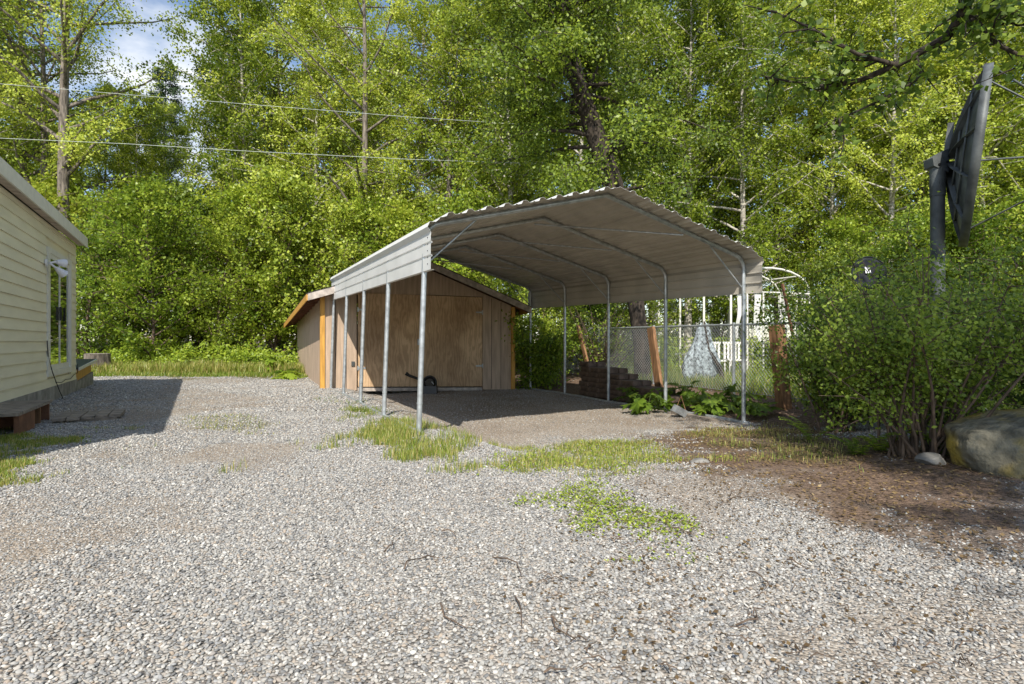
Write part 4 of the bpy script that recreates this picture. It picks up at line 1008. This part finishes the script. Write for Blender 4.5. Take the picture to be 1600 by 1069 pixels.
def stem_bush(name, label, b, n, ht, fan, nleaf, size, seed, mat='leaf_dark', spread=.12, low=.35, r=.014, ysq=.7):
    g = np.random.default_rng(seed); t = thing(name, label, 'bush', b); m = MB(); tw = []
    for k in range(n):
        az = g.uniform(0, 6.28); o = Vector((g.normal() * .12, g.normal() * .1, -.05)); l_ = ht * g.uniform(.6, 1.1); sp_ = fan * g.uniform(.2, 1.)
        pts = [b + o]; d = Vector((math.cos(az) * sp_, math.sin(az) * sp_ * ysq, 1)).normalized()
        for j in range(5): d = (d + Vector((g.normal() * .1 + math.cos(az) * .07 * fan, g.normal() * .1, -.03))).normalized(); pts.append(pts[-1] + d * l_ / 5)
        m.tube(pts, [r * q for q in (1.2, 1, .8, .6, .4, .2)], 5, cap=False)
        for j in range(9):
            f = g.uniform(low, 1) * 5; i = min(int(f), 4); a = pts[i].lerp(pts[i + 1], f - i); td = Vector((g.normal(), g.normal(), g.normal() * .6 + .2)).normalized(); tl = g.uniform(.2, .5) * ht / 2
            bb = a + td * tl * .5; c = bb + (td + Vector((0, 0, -.15))).normalized() * tl * .5; m.tube([a, bb, c], [.006, .004, .002], 3, cap=False); tw.append((a, bb, c))
    m.obj('stems', 'bark_twig', t); V, Fq, tn = leaves_on(g, tw, nleaf, size, spread); npmesh('foliage', V, Fq, mat, tn, t)
stem_bush('dark_stemmed_alder', 'dark multi-stemmed alder spreading from one base in the thicket', G(305, 566) + Vector((0, .6, 0)), 9, 5.2, .75, 17000, .085, 5, 'leaf_birch', .25, .3, .09)
stem_bush('wild_rose_bush', 'large leafy bush with many bare brown stems beside the dirt', G(1432, 712), 36, 1.75, .65, 16000, .036, 11, 'leaf_dark', .08, .48, .013)
stem_bush('wild_rose_bush', 'dense leafy bush in front of the chain-link fence by the rust-orange post', onground(4.0, 7.0), 22, 1.6, .55, 13000, .04, 12, 'leaf_dark', .09, .3)
stem_bush('wild_rose_bush', 'tall leafy bush at the foot of the big satellite dish', onground(5.1, 6.6), 30, 2.4, .6, 19000, .04, 13, 'leaf_dark', .1, .2)
stem_bush('wild_rose_bush', 'leafy bush rising behind the lichen boulder', onground(5.1, 5.2), 22, 1.6, .5, 11000, .038, 14, 'leaf_dark', .09, .3)
stem_bush('wild_rose_bush', 'bush screening the fence behind the small dark dish mast', onground(4.9, 8.1), 24, 2.0, .6, 14000, .043, 15, 'leaf_dark', .1, .2)
stem_bush('thorn_thicket', 'bare tangled brown brush behind the fence above the block pile', onground(2.35, 15.2), 34, 2.3, .8, 2500, .06, 16, 'leaf_shrub', .15, .2, .02)
stem_bush('elder_bush', 'green leafy bush growing behind the shed corner trim and far carport post', onground(.75, 14.6), 22, 1.9, .5, 8000, .075, 17, 'leaf_shrub', .12, .1)
# broad-leaved plants
def broad_plant(b, n, rad, ht, seed, label, group, mat='leaf_shrub', ls=.2):
    g = np.random.default_rng(seed); t = thing('broad_leaf_plant', label, 'plant', b, group); m = MB(); V = []; Fq = []; tn = []
    for k in range(n):
        az = g.uniform(0, 6.28); r_ = rad * g.uniform(.25, 1); tip = b + Vector((math.cos(az) * r_, math.sin(az) * r_, ht * g.uniform(.2, 1) * (1.15 - .5 * r_ / rad)))
        m.tube([b, b.lerp(tip, .5) + Vector((0, 0, .06)), tip], .005, 4, cap=False)
        tl_ = g.uniform(-1.1, .2); a0 = az + g.normal() * .5; s = ls * g.uniform(.6, 1.15); o = len(V); lob = 7; V.append(tip)
        for q in range(lob * 2 + 1):
            a = a0 - 2.5 + 5.0 * q / (lob * 2); rr = s * (.62 if q % 2 else .38) * (1.25 - .25 * abs(q - lob) / lob)
            V.append(tip + Vector((math.cos(a) * rr, math.sin(a) * rr, -.25 * rr + tl_ * rr * math.cos(a - az) + g.normal() * .016)))
        for q in range(lob * 2): Fq.append((o, o + 1 + q, o + 2 + q)); tn.append(np.clip(g.normal(.42, .1), 0, 1))
    m.obj('stems', 'leaf_shrub', t); npmesh('foliage', np.array([list(p) for p in V]), np.array(Fq), mat, tn, t, 3)
k = 0
for p, y in ((985, 632), (1012, 640), (1030, 634), (1085, 632), (1105, 640), (1128, 636), (1075, 624), (1180, 645), (1000, 626), (1150, 630), (1055, 622)):
    c = G(p, y + 6); broad_plant(c, 13, .3, .42, 100 + k, 'broad lobed green plant in the shaded bed beside the carport', 'broad-leaved plants in the bed', 'leaf_dark', .2); k += 1
for p, y in ((400, 578), (425, 582), (446, 586), (452, 592), (440, 566), (462, 578)):
    c = G(p, y); broad_plant(c, 16, .34, .5 if y < 585 else .22, 100 + k, 'broad lobed green plant by the stones at the shed wall', 'broad-leaved plants by the shed', 'leaf_shrub', .24); k += 1
def ferns():
    for k, (p, y) in enumerate(((1340, 712), (1375, 706), (1480, 712), (1500, 706), (1460, 700), (1270, 690))):
        b = G(p, y); g = np.random.default_rng(200 + k); t = thing('fern', 'feathery green fern clump under the big bush', 'fern', b, 'ferns under the bush'); V, Fq, tn = [], [], []
        for fr in range(11):
            az = g.uniform(0, 6.28); ln = g.uniform(.22, .42); n = 12
            for j in range(n):
                f = (j + 1) / n; c = b + Vector((math.cos(az) * ln * f * .75, math.sin(az) * ln * f * .75, ln * (1.1 * f - .55 * f * f)))
                w_ = .075 * (1 - f) + .012; sx = Vector((-math.sin(az), math.cos(az), 0)); dx = Vector((math.cos(az), math.sin(az), .3)) * .012
                for s in (-1, 1): o = len(V); V += [c - dx, c + sx * s * w_ + dx * 1.5 - Vector((0, 0, .012)), c + dx]; Fq.append((o, o + 1, o + 2)); tn.append(np.clip(g.normal(.5, .12), 0, 1))
        npmesh('foliage', np.array([list(q) for q in V]), np.array(Fq), 'leaf_shrub', tn, t, 3)
ferns()

# ------------------------------------------------------------------ grass, weeds, litter (uncountable)
def sample_poly(P, n):
    lo, hi = P.min(0) - .35, P.max(0) + .35; out_ = []
    while sum(map(len, out_)) < n:
        q = rng.uniform(lo, hi, (n * 3, 2)); q = q[rng.uniform(size=len(q)) < sst(soft(q[:, 0], q[:, 1], P, .35) + (fbm(q[:, 0], q[:, 1], .45) - .5) * 1.8, .25, .95)]; out_.append(q)
        if len(q) == 0: break
    return np.concatenate(out_)[:n]
def blades(name, XY, ht, wd, label, mat='leaf_grass', tint=.5, dry=.2, lean=.5):
    n = len(XY); h = ht * rng.uniform(.45, 1.2, n); az = rng.uniform(0, 6.28, n); z = gz(XY[:, 0], XY[:, 1]) - .005
    b = np.stack([XY[:, 0], XY[:, 1], z], 1); sd = np.stack([-np.sin(az), np.cos(az), 0 * az], 1) * (wd * rng.uniform(.6, 1.3, n))[:, None]
    fw = np.stack([np.cos(az), np.sin(az), 0 * az], 1) * (h * lean * rng.uniform(.2, 1.2, n))[:, None]; up = np.stack([0 * h, 0 * h, h], 1)
    mid = b + up * .6 + fw * .35; tip = b + up + fw
    V = np.stack([b - sd, b + sd, mid + sd * .7, mid - sd * .7, tip, tip + sd * .1], 1).reshape(-1, 3)
    i = np.arange(n)[:, None] * 6; Fq = np.concatenate([i + np.array([0, 1, 2, 3]), i + np.array([3, 2, 5, 4])], 1).reshape(-1, 4)
    tn = np.where(rng.uniform(size=n) < dry, rng.uniform(.75, 1, n), rng.normal(tint, .14, n)); o = npmesh(name, V, Fq, mat, np.repeat(np.clip(tn, 0, 1), 2))
    return tag(o, label, 'grass', kind='stuff')
blades('grass', sample_poly(GR['post'], 7000), .085, .0028, 'green and straw grass tuft around the near carport post', dry=.3, tint=.42)
blades('grass', sample_poly(GR['mid'], 6500), .055, .0028, 'patchy yellowed grass in front of the carport opening', dry=.4)
blades('grass', sample_poly(GR['lawn'], 13000), .045, .0028, 'short lawn grass beside the wooden step', dry=.25, tint=.4)
blades('grass', sample_poly(GR['row'], 1300), .06, .003, 'thin grass between the carport posts', dry=.4)
blades('grass', sample_poly(GR['scrap'], 900), .03, .004, 'sparse grass scraps in the gravel near the house shadow', dry=.4)
blades('grass', sample_poly(GR['bed'], 1500), .06, .003, 'loose shaded grass along the dirt by the bush', dry=.3, tint=.36)
q = np.stack([rng.uniform(-13.5, -2.5, 42000), 15.3 + rng.beta(1, 1.3, 42000) * 5.5], 1); uu, vv = uv(q[:, 0], q[:, 1]); q = q[vv < 0.0]
qs = q[q[:, 1] < 16.6]; blades('grass', qs, .1, .008, 'low lawn strip along the far gravel edge', dry=.12, tint=.45)
q2 = q[q[:, 1] >= 16.0]
blades('grass', q2, .28, .012, 'tall bright grass verge in front of the thicket', dry=.12, tint=.42)
fx = rng.uniform(0, 12, 26000); fo_ = rng.uniform(.1, 7, 26000); q = FA + FD * fx[:, None] + FN * fo_[:, None]
blades('grass', q, .22, .008, 'green grass growing beyond the chain-link fence', dry=.1, tint=.42)
def low_leaves(name, XY, zmax, size, label, cat, mat, flat=1.5, tint=.5):
    z = gz(XY[:, 0], XY[:, 1]) + rng.uniform(0, 1, len(XY)) ** 1.5 * np.maximum(zmax, .02) + .004
    V, Fq, tn = leafquads(np.stack([XY[:, 0], XY[:, 1], z], 1), np.full(len(XY), size), rng.normal(tint, .17, len(XY)), rng, flat)
    return tag(npmesh(name, V, Fq, mat, tn), label, cat, kind='stuff')
low_leaves('weeds', sample_poly(GR['weed'], 2300), .02, .018, 'low bright clover-like weeds creeping over the gravel', 'weeds', 'leaf_birch', 1.5, .55)
low_leaves('weeds', sample_poly(GR['mid'], 1500), .03, .022, 'small leafy weeds among the yellowed grass', 'weeds', 'leaf_shrub')
q = np.stack([rng.uniform(-14, -3, 60000), rng.uniform(16.8, 20, 60000)], 1); q = q[rng.uniform(size=len(q)) < sst(fbm(q[:, 0], q[:, 1], 1.2), .4, .65)]
low_leaves('undergrowth', q, fbm(q[:, 0] + 50, q[:, 1], .8) * 1.5 - .25, .085, 'leafy green undergrowth at the foot of the thicket', 'undergrowth', 'leaf_shrub', .3)
q = np.stack([rng.uniform(-3, 13, 30000), rng.uniform(16.5, 24, 30000)], 1); uu, vv = uv(q[:, 0], q[:, 1]); q = q[(uu > 15.5) | (q[:, 0] > 2.6)]
low_leaves('undergrowth', q, 1.1, .09, 'leafy undergrowth below the woods beyond the fence', 'undergrowth', 'leaf_shrub', .3, .4)
q = np.concatenate([sample_poly(DIRT, 5200), sample_poly(GR['bed'], 1200)]); low_leaves('leaf_litter', q, .012, .028, 'brown dead leaf litter scattered over the dirt', 'litter', 'leaf_dry', 3, .4)
q = sample_poly(poly_world([(900, 760), (1080, 735), (1330, 800), (1600, 920), (1600, 1069), (900, 1069)]), 1300); low_leaves('leaf_litter', q, .016, .02, 'scattered brown leaf flakes on the open gravel', 'litter', 'leaf_dry', 3, .3)
def twigs():
    m = MB()
    def tw(p, q, r):
        a, b = G(*p), G(*q); k = rng.uniform(-.25, .25); d = b - a; n_ = Vector((-d.y, d.x, 0)); mid = a.lerp(b, .5) + n_ * k
        m.tube([a + Vector((0, 0, .018)), a.lerp(mid, .6) + Vector((0, 0, .03)), mid + Vector((0, 0, .024)), b + Vector((0, 0, .018))], [r, r, r * .8, r * .5], 5)
    for p, q in (((632, 895), (660, 878)), ((660, 878), (688, 878)), ((688, 950), (730, 990)), ((805, 940), (815, 985)), ((770, 877), (815, 905)), ((862, 970), (900, 1008)), ((850, 1060), (885, 1055)), ((690, 835), (712, 842)), ((1170, 900), (1200, 918)), ((1230, 880), (1262, 896)), ((1150, 985), (1180, 960)), ((1050, 830), (1085, 842)), ((600, 868), (612, 850))): tw(p, q, .0035)
    for _ in range(130):
        x, y = rng.uniform(850, 1600), rng.uniform(740, 1060); L_ = rng.uniform(10, 34) * (y - 534) / 400; a = rng.uniform(0, 6.28); tw((x, y), (x + L_ * math.cos(a), y + L_ * .4 * math.sin(a)), .0022)
    for _ in range(45):
        x, y = rng.uniform(1100, 1600), rng.uniform(690, 800); L_ = rng.uniform(15, 50); a = rng.uniform(0, 6.28); tw((x, y), (x + L_ * math.cos(a), y + L_ * .3 * math.sin(a)), .003)
    tag(m.obj('twig_litter', 'bark_twig'), 'thin dark broken twigs scattered on the gravel', 'litter', kind='stuff')
twigs()
